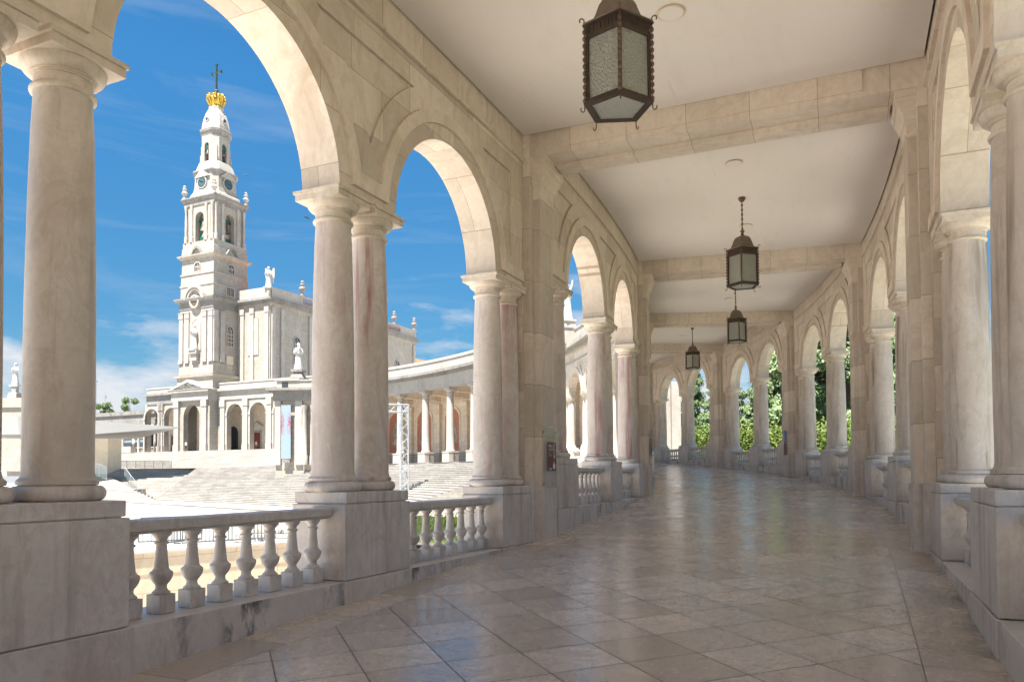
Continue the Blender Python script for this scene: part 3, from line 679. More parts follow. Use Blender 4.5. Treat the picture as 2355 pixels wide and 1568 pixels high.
def lantern_parts(T):
    r=.35; zt,zbm=-1.20,-1.985          # eave and bottom, from the ceiling
    def pent(rr,z,ph=0): return [(rr*math.cos(math.pi/2+ph+2*math.pi*i/5),rr*math.sin(math.pi/2+ph+2*math.pi*i/5),z) for i in range(5)]
    def loft(w,levels,cap=True):
        V=[];F=[]
        for rr,z in levels: V+=pent(rr,z)
        for i in range(len(levels)-1):
            for k in range(5): a=i*5+k; b=i*5+(k+1)%5; F.append((a,b,b+5,a+5))
        if cap: F.append((4,3,2,1,0)); n=(len(levels)-1)*5; F.append(tuple(range(n,n+5)))
        w.mesh(V,F)
    w=MB(); loft(w,[(.365,zt+.005),(.38,zt+.03),(.27,zt+.075),(.235,zt+.15),(.20,zt+.24),(.16,zt+.30),(.09,zt+.335),(.04,zt+.345)]); w.build('roof',BRASS,T,bevel=.004)
    # ceiling rod with beads
    w=MB(); w.lathe([(.02,-.10),(.05,-.085),(.075,-.05),(.08,-.02),(.075,0)],20); w.lathe([(.013,-.82),(.013,-.09)],10)
    for i in range(6): w.ball((0,0,-.17-i*.105),.027,seg=12,rg=8)
    w.lathe([(.035,-.86),(.042,-.83),(.028,-.80),(.04,-.77),(.055,-.74),(.02,-.75),(.012,-.74)],14); w.build('hanging_rod',BRONZE,T,smooth=40)
    # frame
    w=MB()
    loft(w,[(.33,zt-.09),(.335,zt-.09),(.345,zt-.01),(.385,zt),(.385,zt+.012),(.30,zt+.02)],True)
    def ring(rr0,rr1,z0,z1):
        a0=pent(rr0,z0);a1=pent(rr1,z0);b0=pent(rr0,z1);b1=pent(rr1,z1)
        for k in range(5):
            j=(k+1)%5
            w.face([a0[k],a0[j],a1[j],a1[k]]); w.face([b0[k],b1[k],b1[j],b0[j]]); w.face([a1[k],a1[j],b1[j],b1[k]]); w.face([a0[j],a0[k],b0[k],b0[j]])
    ring(.285,.375,zbm,zbm+.022); ring(.29,.338,zbm+.022,zbm+.06); ring(.29,.338,zt-.125,zt-.085)
    co=pent(.33,0)
    for k in range(5):
        x,y,_=co[k]; w.tube([(x,y,zbm+.02),(x,y,zt-.08)],.021,6)
        j=(k+1)%5
        for q in range(1,9):   # dentil flutes under the eave
            f=q/9; px=co[k][0]*(1-f)+co[j][0]*f; py=co[k][1]*(1-f)+co[j][1]*f; w.tube([(px*1.03,py*1.03,zt-.075),(px*1.05,py*1.05,zt-.02)],.008,5)
    w.build('frame',BRONZD,T)
    g2=MB()
    for k in range(5):
        j=(k+1)%5; a=Vector(pent(.318,0)[k]); b=Vector(pent(.318,0)[j]); c=Vector(pent(.308,0)[j]); d=Vector(pent(.308,0)[k])
        V=[(*a.xy,zbm+.05),(*b.xy,zbm+.05),(*c.xy,zbm+.05),(*d.xy,zbm+.05),(*a.xy,zt-.1),(*b.xy,zt-.1),(*c.xy,zt-.1),(*d.xy,zt-.1)]
        gg=MB(); gg.mesh(V,[(0,3,2,1),(4,5,6,7),(0,1,5,4),(1,2,6,5),(2,3,7,6),(3,0,4,7)]); gg.build('glass_pane',RIPPLE,T)
    gg=MB(); loft(gg,[(.29,zbm+.008),(.29,zbm+.016)]); gg.build('bottom_pane',RIPPLE,T)
    for k in range(5):
        x,y,_=pent(.362,0)[k]; ux,uy=x/.362,y/.362; cw_=MB()
        n=11
        for i in range(n): cw_.ball((x,y,zt-.06-(zt-zbm-.1)*i/(n-1)),.0235,.9,.9,1.15,10,7)
        cw_.tube([(x,y,zt+.03),(x,y,zbm-.02)],.006,6)
        cw_.tube([(x+ux*(.0+.025*(1-math.cos(a))),y+uy*.025*(1-math.cos(a)),zt+.05+.025*math.sin(a)) for a in [i*math.pi*1.25/8 for i in range(9)]],.0065,6)
        cw_.tube([(x,y,zt),(x,y,zt+.05)],.0065,6)
        cw_.tube([(x+ux*.022*(1-math.cos(a)),y+uy*.022*(1-math.cos(a)),zbm-.05-.024*math.sin(a)) for a in [i*math.pi*1.2/8 for i in range(9)]],.006,6)
        cw_.tube([(x,y,zbm),(x,y,zbm-.05)],.006,6)
        cw_.build('bead_chain',BRONZE,T,smooth=50)
lab={0:'large pentagonal bronze lantern nearest to us, rippled glass',1:'bronze lantern on a beaded rod, second from us',2:'bronze lantern with pale panes, third from us, just below the second',3:'small distant bronze lantern in the fourth bay, farthest in a row',4:'tiny lantern seen through the sunlit plaza-side arch',-1:'bronze lantern hanging behind the viewpoint'}
proto=None
for k in range(0,5):
    S=S0-B/2+k*B; x,y=P(S,0); zc=bay_z(k)+HC
    if proto is None:
        proto=thing('hanging_lantern',lab[0],'lantern',(x,y,zc),0,'bronze lanterns along the gallery ceiling'); lantern_parts(proto); T=proto
    else: T=copy_tree(proto); T['label']=lab[k]; T.location=(x,y,zc)
    if k==0: pl0=atd(1420,140,7.62); T.location=(pl0.x,pl0.y,zc-.005); T.scale=(.96,.96,1)
    # rotate: pentagon corner towards us for the first, face for the second
    T.rotation_euler=(0,0,{0:YAW+math.pi+R(-4),1:YAW+R(14),2:YAW+math.pi+R(2),3:YAW+R(20),4:0}[k])
for k in range(0,5):
    for j,ds in enumerate((3.07,B-3.1)):
        S=S0-B+k*B+ds; x,y=P(S,0)
        T=thing('ceiling_disc','%s round flush disc on the ceiling of the %s bay'%('near' if j==0 else 'far',['nearest','second','third','fourth','fifth'][k]),'ceiling disc',(x,y,bay_z(k)+HC),0,'round discs in the ceiling')
        place('rim',DISCM,T); place('cover',DCMM,T)
# information panels on pilasters
def info_panel(k,sg,label,kind):
    S=S0+k*B-.165; du=DUI if sg<0 else DUO; px,py=P(S,sg*(W/2+du)); rz=rot_at(S) if sg<0 else rot_at(S)+math.pi
    T=thing('information_panel',label,'information panel',(px,py,bay_z(k)+.88),rz,'glass information panels on the pilasters')
    w=MB(); w.box(-.355,.325,-.30,-.288,.0,1.02); w.build('glass_sheet',PANELG,T)
    w=MB()
    for x in (-.31,.28):
        for z in (.06,.93): w.lathe([(.016,0),(.016,.05),(.012,.056)],12,M=Matrix.Translation((x,-.25,z))@Matrix.Rotation(R(90),4,'X'))
    w.build('stand_off_bolt',STEEL,T)
    def card(x0,x1,z0,z1,c,n='poster'):
        w=MB(); w.box(x0,x1,-.306,-.3015,z0,z1); return w.build(n,c,T)
    M1=simple('oxblood poster',(.15,.04,.028),.5,var=.08); M2=simple('white print',(.7,.68,.64),.5); M3=simple('blue print',(.22,.33,.5),.5); M4=simple('orange print',(.6,.2,.07),.5); M5=simple('yellow print',(.6,.42,.2),.5); M6=simple('strong blue print',(.04,.13,.42),.5)
    if kind==0:
        p=card(-.20,.20,.28,.76,M1)
        def mk(x0,x1,z0,z1,c,n='print_line'):
            w=MB(); w.box(x0,x1,-.3085,-.306,z0,z1); w.build(n,c,p)
        mk(-.17,-.06,.715,.725,M5); mk(-.17,.02,.69,.705,M2); mk(-.17,.05,.665,.68,M3); mk(-.17,.07,.635,.645,M2); mk(-.17,.03,.612,.618,M5)
        mk(-.17,-.08,.575,.583,M5); 
        for i in range(3): mk(-.17,.02,.555-i*.014,.560-i*.014,M3)
        mk(.085,.105,.56,.745,M2,'candle'); mk(.09,.13,.49,.55,M2,'candle'); mk(.06,.13,.405,.445,M4,'flame')
        w=MB(); w.lathe([(.05,0),(.05,.0025)],20,M=Matrix.Translation((.095,-.306,.36))@Matrix.Rotation(R(90),4,'X')); w.build('roundel',M2,p)
        mk(-.15,0,.285,.33,M3)
    else:
        p=card(-.16,.16,.52,1.0,M6); q=card(-.16,.16,.03,.50,M1)
        for i in range(4):
            w=MB(); w.box(-.12,.10-.03*i,-.3085,-.306,.62+i*.09,.64+i*.09); w.build('print_line',M2,p)
info_panel(0,-1,'glass information panel with dark red poster on the first left pilaster',0)
info_panel(1,-1,'glass information panel on the second left pilaster, seen edge-on',0)
info_panel(2,1,'glass information panel with blue and red sheets on a far right pilaster',1)

# ------------------------------------------------------------------ Doric colonnade beyond the gallery
ZK=2.80
def dor_shaft():
    b=MB(); b.lathe([(.44,0),(.44,.1),(.40,.14),(.375,.2),(.37,1.6),(.35,3.4),(.315,5.0),(.315,5.25),(.345,5.28),(.345,5.34),(.315,5.38),(.315,5.48),(.42,5.62)],28); return b
DS_=dor_shaft().data('column_shaft',EXTS,35)
b=MB(); b.rings(-.46,.46,-.46,.46,[(5.6,0),(5.78,.0),(5.80,.03),(5.86,.03)]); DCAP=b.data('capital',EXTS)
b=MB(); b.rings(-.55,.55,-.55,.55,[(0,0),(.9,0),(.9,.03),(1.02,.03)]); DPED=b.data('pedestal',EXTS)
ds0,ds1=53.5,92.0; pitch=4.2; cols=[71.5+pitch*i for i in range(-4,5)]
ox,oy=P(74,0); org=(ox,oy,ZK)
T=thing('colonnade','white curved Doric colonnade with red mosaic niches beyond the stairs','colonnade',org)
nF_=-(W/2+.1); nB=2.4
w=MB(); w.cbox(ds0,ds1,nF_-.35,nF_+.85,6.90+ZK,7.55+ZK,1); w.cbox(ds0,ds1,nF_-.40,nF_+.85,7.55+ZK,8.0+ZK,1); w.build('architrave',EXTS,T,org=org)
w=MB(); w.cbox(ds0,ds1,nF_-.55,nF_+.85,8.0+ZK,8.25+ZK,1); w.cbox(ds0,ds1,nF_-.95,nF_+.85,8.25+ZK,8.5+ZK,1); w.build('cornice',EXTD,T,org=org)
w=MB(); w.cbox(ds0,ds1,nF_-.30,nF_+.1,8.5+ZK,9.4+ZK,1); w.cbox(ds0,ds1,nF_-.38,nF_+.16,9.4+ZK,9.65+ZK,1); w.build('parapet',EXTS,T,org=org)
w=MB(); w.cbox(ds0,ds1,nF_+.8,nB+1,7.2+ZK,7.5+ZK,1); w.build('ceiling',EXTW,T,org=org)
w=MB(); w.cbox(ds0,ds1,nB,nB+.8,-.4+ZK,7.4+ZK,1); w.cbox(ds0,ds1,nB-.12,nB,6.2+ZK,6.5+ZK,1); w.build('back_wall',EXTW,T,org=org)
w=MB(); w.cbox(ds0-1,ds1,nF_-.7,nB+.4,-.6+ZK,ZK,1); w.build('stylobate',EXTS,T,org=org)
for i,sx in enumerate(cols):
    X,Y=P(sx,nF_+.3); c=place('column',DS_,T,(X-ox,Y-oy,1.02),rot_at(sx)); place('capital',DCAP,c); place('pedestal',DPED,T,(X-ox,Y-oy,0),rot_at(sx))
    w=MB(); w.cbox(sx-.3,sx+.3,nF_+.8,nB,6.55+ZK,7.2+ZK,1); w.build('ceiling_rib',EXTW,T,org=org)
    w=MB(); w.cbox(sx-.45,sx+.45,nB-.35,nB,ZK,6.2+ZK,1); w.cbox(sx-.5,sx+.5,nB-.42,nB,5.6+ZK,6.2+ZK,1); w.build('wall_pilaster',EXTW,T,org=org)
    # mosaic niche between the pilasters
    mid=sx+pitch/2; px,py=P(mid,nB); rz=rot_at(mid)
    def archpoly(w2,z0,z1,n=14): return [(-w2,z0),(w2,z0)]+[(w2*math.cos(a),z1+w2*math.sin(a)) for a in [math.pi*q/n for q in range(n+1)]]
    w=MB(); po=archpoly(1.35,1.35,4.6); pi_=archpoly(1.1,1.35,4.6)
    for q in range(len(po)-1 if False else 0): pass
    V=[(x,.16,z) for x,z in po]; F=[tuple(range(len(po)))]
    fr=MB()
    for a in range(1,len(po)):
        b_=(a+1)%len(po)
        if b_==0: b_=0
        fr.face([(po[a][0],-.10,po[a][1]),(po[b_][0],-.10,po[b_][1]),(pi_[b_][0],-.10,pi_[b_][1]),(pi_[a][0],-.10,pi_[a][1])])
        fr.face([(po[a][0],0,po[a][1]),(po[b_][0],0,po[b_][1]),(po[b_][0],-.10,po[b_][1]),(po[a][0],-.10,po[a][1])])
        fr.face([(pi_[a][0],0,pi_[a][1]),(pi_[b_][0],0,pi_[b_][1]),(pi_[b_][0],-.10,pi_[b_][1]),(pi_[a][0],-.10,pi_[a][1])])
    nw=fr.build('niche',EXTW,T,(px-ox,py-oy,0),rz+math.pi)
    w=MB(); w.face([(x,-.02,z) for x,z in pi_]); w.build('brick_ground',BRICK,nw)
    w=MB(); w.face([(x,-.035,z) for x,z in [(-.62,1.95),(.62,1.95),(.72,2.6),(.55,3.3),(.62,3.9),(.2,4.3),(.16,4.9),(-.16,4.9),(-.2,4.3),(-.6,3.9),(-.5,3.3),(-.7,2.6)]]); w.build('mosaic_figures',MOSAIC,nw)
    # railing between the pedestals
    w=MB(); a,b_=sx+.6,sx+pitch-.6; zt=ZK+.85
    for zz in (ZK+.1,zt): w.cbox(a,b_,nF_+.28,nF_+.32,zz,zz+.04,1)
    q=a+.1
    while q<b_: w.cbox(q,q+.035,nF_+.28,nF_+.31,ZK+.1,zt,1); q+=.17
    w.cbox(a+.55,a+.68,nF_+.24,nF_+.36,ZK,zt+.12,1); w.build('railing',IRON,T,org=org)
# niche faces point to +y local; make sure they look towards the plaza
# ------------------------------------------------------------------ statue, urn and person generators
def statue(name,label,loc,h,face,arm=0,wings=False,child=False,mat=STAT,group=None):
    rnd=random.Random(hash(label)%999); ph=rnd.random()*6
    w=MB(); k=h
    def fold(a,z): 
        return 1+ (0.07*math.sin(9*a+ph+z*3/k)+.05*math.sin(5*a-ph))*max(0,1-z/(k*.75))
    prof=[(.155,0),(.16,.03),(.135,.15),(.12,.30),(.115,.42),(.105,.52),(.118,.60),(.135,.70),(.13,.76),(.10,.805),(.048,.835),(.042,.86)]
    V=MB(); V.lathe([(r*k,z*k) for r,z in prof],40,mod=fold)
    V.v=[(x,y*.72,z) for x,y,z in V.v]; w.mesh(V.v,V.f)
    w.ball((0,-.012*k,.915*k),.062*k,.86,.98,1.18,14,10); w.ball((0,-.075*k,.91*k),.012*k)   # head, nose
    w.ball((0,.018*k,.93*k),.068*k,.95,.9,1.12,14,10)                 # veil / hair
    if arm==0:   # hands joined in front
        for s in (-1,1): w.tube([(s*.115*k,0,.77*k),(s*.14*k,-.02*k,.62*k),(s*.05*k,-.13*k,.66*k),(s*.008*k,-.15*k,.72*k)],[.042*k,.045*k,.032*k,.018*k],10)
    elif arm==1: # one arm raised
        w.tube([(-.115*k,0,.77*k),(-.17*k,-.03*k,.88*k),(-.15*k,-.07*k,1.02*k)],[.042*k,.034*k,.02*k],10); w.ball((-.15*k,-.07*k,1.04*k),.028*k)
        w.tube([(.115*k,0,.77*k),(.14*k,-.02*k,.62*k),(.06*k,-.13*k,.62*k)],[.042*k,.042*k,.022*k],10)
    else:        # arms open
        for s in (-1,1): w.tube([(s*.115*k,0,.77*k),(s*.17*k,-.05*k,.64*k),(s*.22*k,-.12*k,.60*k)],[.042*k,.036*k,.018*k],10)
    if child:
        w.ball((.05*k,-.12*k,.78*k),.05*k,1,1,1.5); w.ball((.05*k,-.13*k,.87*k),.032*k)
    if wings:
        for s in (-1,1):
            pts=[(s*.03*k,.07*k,.5*k),(s*.10*k,.11*k,.75*k),(s*.17*k,.13*k,.97*k),(s*.24*k,.15*k,.94*k),(s*.23*k,.17*k,.6*k),(s*.16*k,.16*k,.18*k),(s*.07*k,.12*k,.3*k)]
            V2=[(x,y,z) for x,y,z in pts]+[(x,y+.03*k,z) for x,y,z in pts]; n=len(pts)
            w.mesh(V2,[tuple(range(n)),tuple(range(2*n-1,n-1,-1))]+[(i,(i+1)%n,n+(i+1)%n,n+i) for i in range(n)])
    w.box(-.19*k,.19*k,-.15*k,.15*k,-.05*k,.005*k)
    o=w.build(name,mat,None,loc,face,smooth=50); return tag(o,label,'statue',group)
def urn(name,label,loc,h,group='stone urns on the parapets'):
    w=MB(); p=[(.16,0),(.16,.1),(.10,.12),(.08,.2),(.10,.25),(.2,.4),(.22,.5),(.17,.58),(.10,.62),(.14,.68),(.15,.74),(.09,.8),(.10,.86),(.12,.9),(.07,.97),(.01,1.0)]
    w.lathe([(r*h,z*h) for r,z in p],18); o=w.build(name,EXTD,None,loc,0,smooth=50); return tag(o,label,'urn',group)
def person(label,loc,face,shirt,trous,h=1.72,stride=.12):
    w=MB(); k=h/1.75
    w.cur=1
    for s in (-1,1): w.tube([(s*.09*k,0,.92*k),(s*.10*k,s*stride*.45,.50*k),(s*.10*k,s*stride,.06*k)],[.088*k,.06*k,.042*k],10); w.tube([(s*.10*k,s*stride+.05,.04*k),(s*.10*k,s*stride-.17*k,.03*k)],[.045*k,.04*k],8)
    w.lathe([(.15*k,.86*k),(.155*k,.98*k)],14)
    w.cur=0
    w.lathe([(.155*k,.96*k),(.15*k,1.08*k),(.175*k,1.28*k),(.185*k,1.40*k),(.10*k,1.48*k),(.055*k,1.50*k)],16)
    for s in (-1,1): w.tube([(s*.19*k,0,1.41*k),(s*.24*k,.01,1.25*k)],[.055*k,.05*k],8)
    w.cur=2
    for s in (-1,1): w.tube([(s*.24*k,.01,1.26*k),(s*.25*k,.0,1.12*k),(s*.22*k,-.12*k,.93*k),(s*.215*k,-.17*k,.86*k)],[.042*k,.038*k,.03*k,.034*k],8)
    w.tube([(0,0,1.47*k),(0,-.01,1.56*k)],[.05*k,.05*k],8); w.ball((0,-.01,1.64*k),.095*k,.85,1,1.2,14,10); w.ball((0,-.105*k,1.63*k),.015*k)
    w.cur=3; w.ball((0,.018,1.672*k),.098*k,.9,.95,1.1,14,10)
    w.v=[(x,y*(.68 if 0.93*k<z<1.5*k and abs(x)<.19*k else 1),z) for x,y,z in w.v]
    o=w.build('person',[shirt,trous,SKIN,HAIR],None,loc,face,smooth=60); return tag(o,label,'person')
# statue on the far end of the gallery
S4=S0+4*B; q4=atd(1306,770,48.6); x,y=q4.x,q4.y; zt=bay_z(4)+8.42
w=MB(); w.rings(-.5,.5,-.5,.5,[(-1.0,0),(-.0,0),(.0,.06),(.12,.06),(.13,-.1),(.45,-.14),(.46,-.06),(.55,-.06)]); tag(w.build('statue_base',EXTS,None,(x,y,zt),rot_at(S4)),'stone base on the gallery cornice under the farthest white statue','pedestal')
statue('saint_statue','white marble saint with one arm raised on the gallery cornice',(x,y,zt+.58),2.35,rot_at(S4)+R(10),arm=1)

x,y=P(S4-1.1,-(W/2+1.0)); z=bay_z(4)+7.75
T=thing('horn_loudspeaker','grey horn loudspeaker on the gallery cornice below the farthest statue','loudspeaker',(x,y,z),rot_at(S4)-math.pi/2+R(30))
w=MB(); w.lathe([(.07,0),(.09,.25),(.16,.5),(.34,.75),(.36,.76),(.36,.79),(.30,.76),(.1,.45)],20,M=Matrix.Translation((0,0,.25))@Matrix.Rotation(R(90),4,'X')); w.build('horn',STEEL,T,smooth=50)
w=MB(); w.tube([(0,.1,-.3),(0,.1,.25)],.035,8); w.build('bracket',STEELD,T)
# ------------------------------------------------------------------ plaza stairs
def resample(pl,n):
    L=[0]
    for a,b in zip(pl,pl[1:]): L.append(L[-1]+math.dist(a,b))
    out=[]
    for i in range(n):
        t=L[-1]*i/(n-1); j=0
        while j<len(L)-2 and L[j+1]<t: j+=1
        f=(t-L[j])/(L[j+1]-L[j]); out.append((pl[j][0]*(1-f)+pl[j+1][0]*f,pl[j][1]*(1-f)+pl[j+1][1]*f))
    return out
def on(u,v,z): p=atz(u,v,z); return (p.x,p.y)
top=[on(450,1076,ZK),on(545,1073,ZK),on(633,1070.5,ZK),on(700,1069.5,ZK),on(760,1068.5,ZK)]+[P(s,-(W/2+1.5)) for s in (84,80,75,70,65,60,55)]
foot=[on(357,1149,ZP),on(470,1154,ZP),on(600,1161,ZP),on(700,1167,ZP),on(760,1170,ZP)]+[P(s,-(W/2+12.5)) for s in (82,78,73,68,63,58,54)]
tp=resample(top,44); fp=resample(foot,44); NS=25
backp=[P(55,-(W/2)),P(70,-W/2+.3),P(80,-W/2+.3),P(90,-W/2+.5),cw(-24,95),cw(-36,108)]
w=MB()
for i in range(NS):
    t=i/(NS-1) if NS>1 else 0; z1=ZP+(ZK-ZP)*(i+1)/NS; line=[(a[0]*(1-t)+b[0]*t,a[1]*(1-t)+b[1]*t) for a,b in zip(fp,tp)]
    t2=(i+1)/(NS-1); z0=z1-(ZK-ZP)/NS
    nx=[(a[0]*(1-t2)+b[0]*t2,a[1]*(1-t2)+b[1]*t2) for a,b in zip(fp,tp)] if i<NS-1 else None
    acc=0
    for j in range(len(line)-1):
        a,b=line[j],line[j+1]; L=math.dist(a,b)
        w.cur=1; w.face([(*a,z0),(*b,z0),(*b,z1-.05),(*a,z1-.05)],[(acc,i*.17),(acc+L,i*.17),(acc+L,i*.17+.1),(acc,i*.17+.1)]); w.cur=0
        w.face([(*a,z1-.05),(*b,z1-.05),(*b,z1),(*a,z1)],[(acc,i*.17),(acc+L,i*.17),(acc+L,i*.17+.16),(acc,i*.17+.16)])
        if nx: w.face([(*a,z1),(*b,z1),(*nx[j+1],z1),(*nx[j],z1)],[(acc,i*.17),(acc+L,i*.17),(acc+L,i*.17+.16),(acc,i*.17+.16)])
        acc+=L
    if nx: w.face([(*line[0],z0),(*line[0],z1),(*nx[0],z1),(*nx[0],z0)]); 
    if nx: w.face([(*nx[0],ZP-.2),(*line[0],ZP-.2),(*line[0],z0),(*nx[0],z0)]); w.face([(*line[-1],ZP-.2),(*nx[-1],ZP-.2),(*nx[-1],z1),(*line[-1],z1)])
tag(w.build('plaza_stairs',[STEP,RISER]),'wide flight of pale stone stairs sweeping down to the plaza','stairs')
# landing behind the top step
w=MB(); lp=[tp[i] for i in range(0,44,3)]+[tp[-1]]
land=lp+[P(56,1),P(70,1),P(80,1),P(90,1),cw(-26,118),cw(-75,150),cw(-75,118),cw(-60,108)]
w.face([(*p,ZK-.004) for p in land]); tag(w.build('upper_landing',STEP),kind='structure')

# ------------------------------------------------------------------ basilica
c0=atd(488,1036,129); ZPOD=c0.z; AX=_rt*.9-_fw*.44; AX.normalize(); BROT=math.atan2(AX.y,AX.x)
BAS=thing('basilica','white baroque basilica with tall bell tower, gold crown and clocks','basilica',(c0.x,c0.y,ZPOD),BROT)
MBAS=Matrix.Translation((c0.x,c0.y,ZPOD))@Matrix.Rotation(BROT,4,'Z')
def zf(z): return z+.75*min(1,max(0,(z-13.2)/11.7))
def bw(a,b,z=0): return MBAS@Vector((a,b,zf(z)))
TC=(-4.3,4.3)
def part(n,w,m,parent=BAS,smooth=None,loc=(0,0,0),rz=0): return w.build(n,m,parent,loc,rz,smooth=smooth)
def sq(w,hw,prof,c=TC): w.rings(c[0]-hw,c[0]+hw,c[1]-hw,c[1]+hw,prof)
def octo(hw,ch,z,c=TC):
    a=hw-ch; return [(c[0]+x,c[1]+y,z) for x,y in ((-a,-hw),(a,-hw),(hw,-a),(hw,a),(a,hw),(-a,hw),(-hw,a),(-hw,-a))]
def octp(w,prof,ch):
    V=[];F=[]
    for hw,z in prof: V+=octo(hw,ch*hw,z)
    for i in range(len(prof)-1):
        for k in range(8): a=i*8+k; b=i*8+(k+1)%8; F.append((a,b,b+8,a+8))
    F.append(tuple(range(7,-1,-1))); n=(len(prof)-1)*8; F.append(tuple(range(n,n+8))); w.mesh(V,F)
def archshape(cx,w2,z0,zs,n=12,el=1.0): return [(cx-w2,z0),(cx+w2,z0)]+[(cx+w2*math.cos(math.pi*q/n),zs+w2*el*math.sin(math.pi*q/n)) for q in range(n+1)]
def holed(x0,x1,z0,z1,arches,n=14,depth=.9,y=0.0):
    """wall panel in the local xz plane (front at y, going back by depth) with round-arched openings (cx,half,zspring) reaching z0"""
    w=MB(); bp={x0,x1}
    for cx,r,zs in arches:
        for q in range(n+1): bp.add(round(cx-r*math.cos(math.pi*q/n),5))
    X=sorted(bp)
    def low(x,m):
        for cx,r,zs in arches:
            if abs(m-cx)<r: return zs+math.sqrt(max(0,r*r-(x-cx)**2))
        return z0
    for a,b in zip(X,X[1:]):
        m=(a+b)/2; la,lb=low(a,m),low(b,m)
        w.face([(a,y,la),(b,y,lb),(b,y,z1),(a,y,z1)]); w.face([(b,y+depth,lb),(a,y+depth,la),(a,y+depth,z1),(b,y+depth,z1)])
        if la>z0 or lb>z0: w.face([(a,y,la),(a,y+depth,la),(b,y+depth,lb),(b,y,lb)])
    for cx,r,zs in arches:
        for s in (-1,1): w.face([(cx+s*r,y,z0),(cx+s*r,y+depth,z0),(cx+s*r,y+depth,zs),(cx+s*r,y,zs)])
    for q in (x0,x1): w.face([(q,y,z0),(q,y+depth,z0),(q,y+depth,z1),(q,y,z1)])
    w.face([(x0,y,z1),(x1,y,z1),(x1,y+depth,z1),(x0,y+depth,z1)])
    return w
# lower tower and porch
w=MB(); sq(w,4.3,[(8.6,0),(12.6,0),(12.7,.35),(13.1,.4),(13.15,.1),(13.2,.12)]); w.box(-8.6,0,5.9,8.6,0,8.7); w.box(-.9,0,0.41,3.5,0,8.7); w.box(-8.6,-7.6,.41,3.5,0,8.7); part('tower_base',w,EXT)
w=MB(); sq(w,4.0,[(13.1,.1),(15.0,.05),(15.1,0),(23.2,0),(24.8,.0)]); part('tower_shaft',w,EXT)
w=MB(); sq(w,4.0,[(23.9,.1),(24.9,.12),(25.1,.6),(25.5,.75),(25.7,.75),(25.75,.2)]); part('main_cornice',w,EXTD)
w=MB(); sq(w,3.95,[(25.7,0),(27.8,0),(27.85,.12),(28.1,.12),(28.15,0),(29.8,-.05),(29.85,.1),(30.1,.1),(30.15,-.1),(32.6,-.15),(32.7,.1),(33.0,.45),(33.3,.5),(33.35,0)]); part('tower_upper_shaft',w,EXT)
w=MB(); sq(w,3.75,[(33.3,.15),(34.6,.08),(34.7,0),(35.6,-.02),(35.7,.0)]); part('belfry_base',w,EXT)
# pilasters on the tower faces
def pils(z0,z1,hw,xs,wd,pr,name,cap=True):
    for face in range(4):
        M=Matrix.Translation((TC[0],TC[1],0))@Matrix.Rotation(face*math.pi/2,4,'Z')
        for x in xs:
            w=MB(); w.box(x-wd/2,x+wd/2,-hw-pr,-hw,z0,z1,M)
            if cap: w.box(x-wd/2-.08,x+wd/2+.08,-hw-pr-.08,-hw,z1-.95,z1-.05,M); w.box(x-wd/2-.12,x+wd/2+.12,-hw-pr-.14,-hw,z1-.12,z1,M)
            w.box(x-wd/2-.08,x+wd/2+.08,-hw-pr-.1,-hw,z0,z0+.5,M)
            part(name,w,EXTS)
pils(15.1,23.4,4.0,(-3.55,-2.1,2.1,3.55),.9,.22,'tower_pilaster')
# belfry: four pierced walls
for face in range(4):
    w=holed(-3.5,3.5,35.7,42.2,[(0,1.0,39.9)],depth=.9,y=-3.5)
    M=Matrix.Translation((TC[0],TC[1],0))@Matrix.Rotation(face*math.pi/2,4,'Z'); w.v=[tuple(M@Vector(p)) for p in w.v]
    part('belfry_wall',w,EXT)
    for x in (-3.15,-1.75,1.75,3.15):
        w=MB(); MM=M@Matrix.Translation((x,-3.58,0)); w.lathe([(.34,35.7),(.34,36.6),(.25,36.7),(.24,39.5),(.21,41.1),(.26,41.3),(.31,41.9),(.33,42.2)],12,M=MM); part('belfry_column',w,EXTS,smooth=40)
    w=MB(); w.lathe([(.02,40.4),(.22,40.35),(.32,40.0),(.38,39.4),(.52,38.9),(.66,38.6),(.62,38.55)],16,M=M@Matrix.Translation((0,-2.6,-.9))); part('bell',w,BRASS,smooth=40)
    w=MB(); w.box(-.95,.95,-2.75,-2.45,39.5,39.8,M); w.box(-.6,.6,-2.75,-2.45,39.8,40.1,M); w.box(-.7,.7,-2.8,-2.4,35.9,36.7,M); w.box(-.8,-.65,-2.7,-2.5,36.5,39.6,M); part('bell_frame',w,GREEN)
w=MB(); sq(w,2.1,[(35.7,0),(42.2,0)]); part('belfry_core',w,EXTW)
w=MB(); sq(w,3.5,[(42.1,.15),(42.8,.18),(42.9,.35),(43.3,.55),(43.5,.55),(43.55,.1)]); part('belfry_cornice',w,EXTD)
for sx in (-1,1):
    for sy in (-1,1):
        u=urn('tower_urn','stone urn at the belfry corner of the bell tower',(0,0,0),2.6); COL.objects.unlink(u); bpy.data.objects.remove(u)
        w=MB(); p=[(.16,0),(.16,.1),(.08,.15),(.1,.25),(.22,.45),(.1,.6),(.15,.72),(.08,.8),(.12,.9),(.01,1.0)]; w.lathe([(r*2.6,z*2.6) for r,z in p],14,c=(TC[0]+sx*3.6,TC[1]+sy*3.6,43.5)); part('corner_urn',w,EXTS,smooth=50)
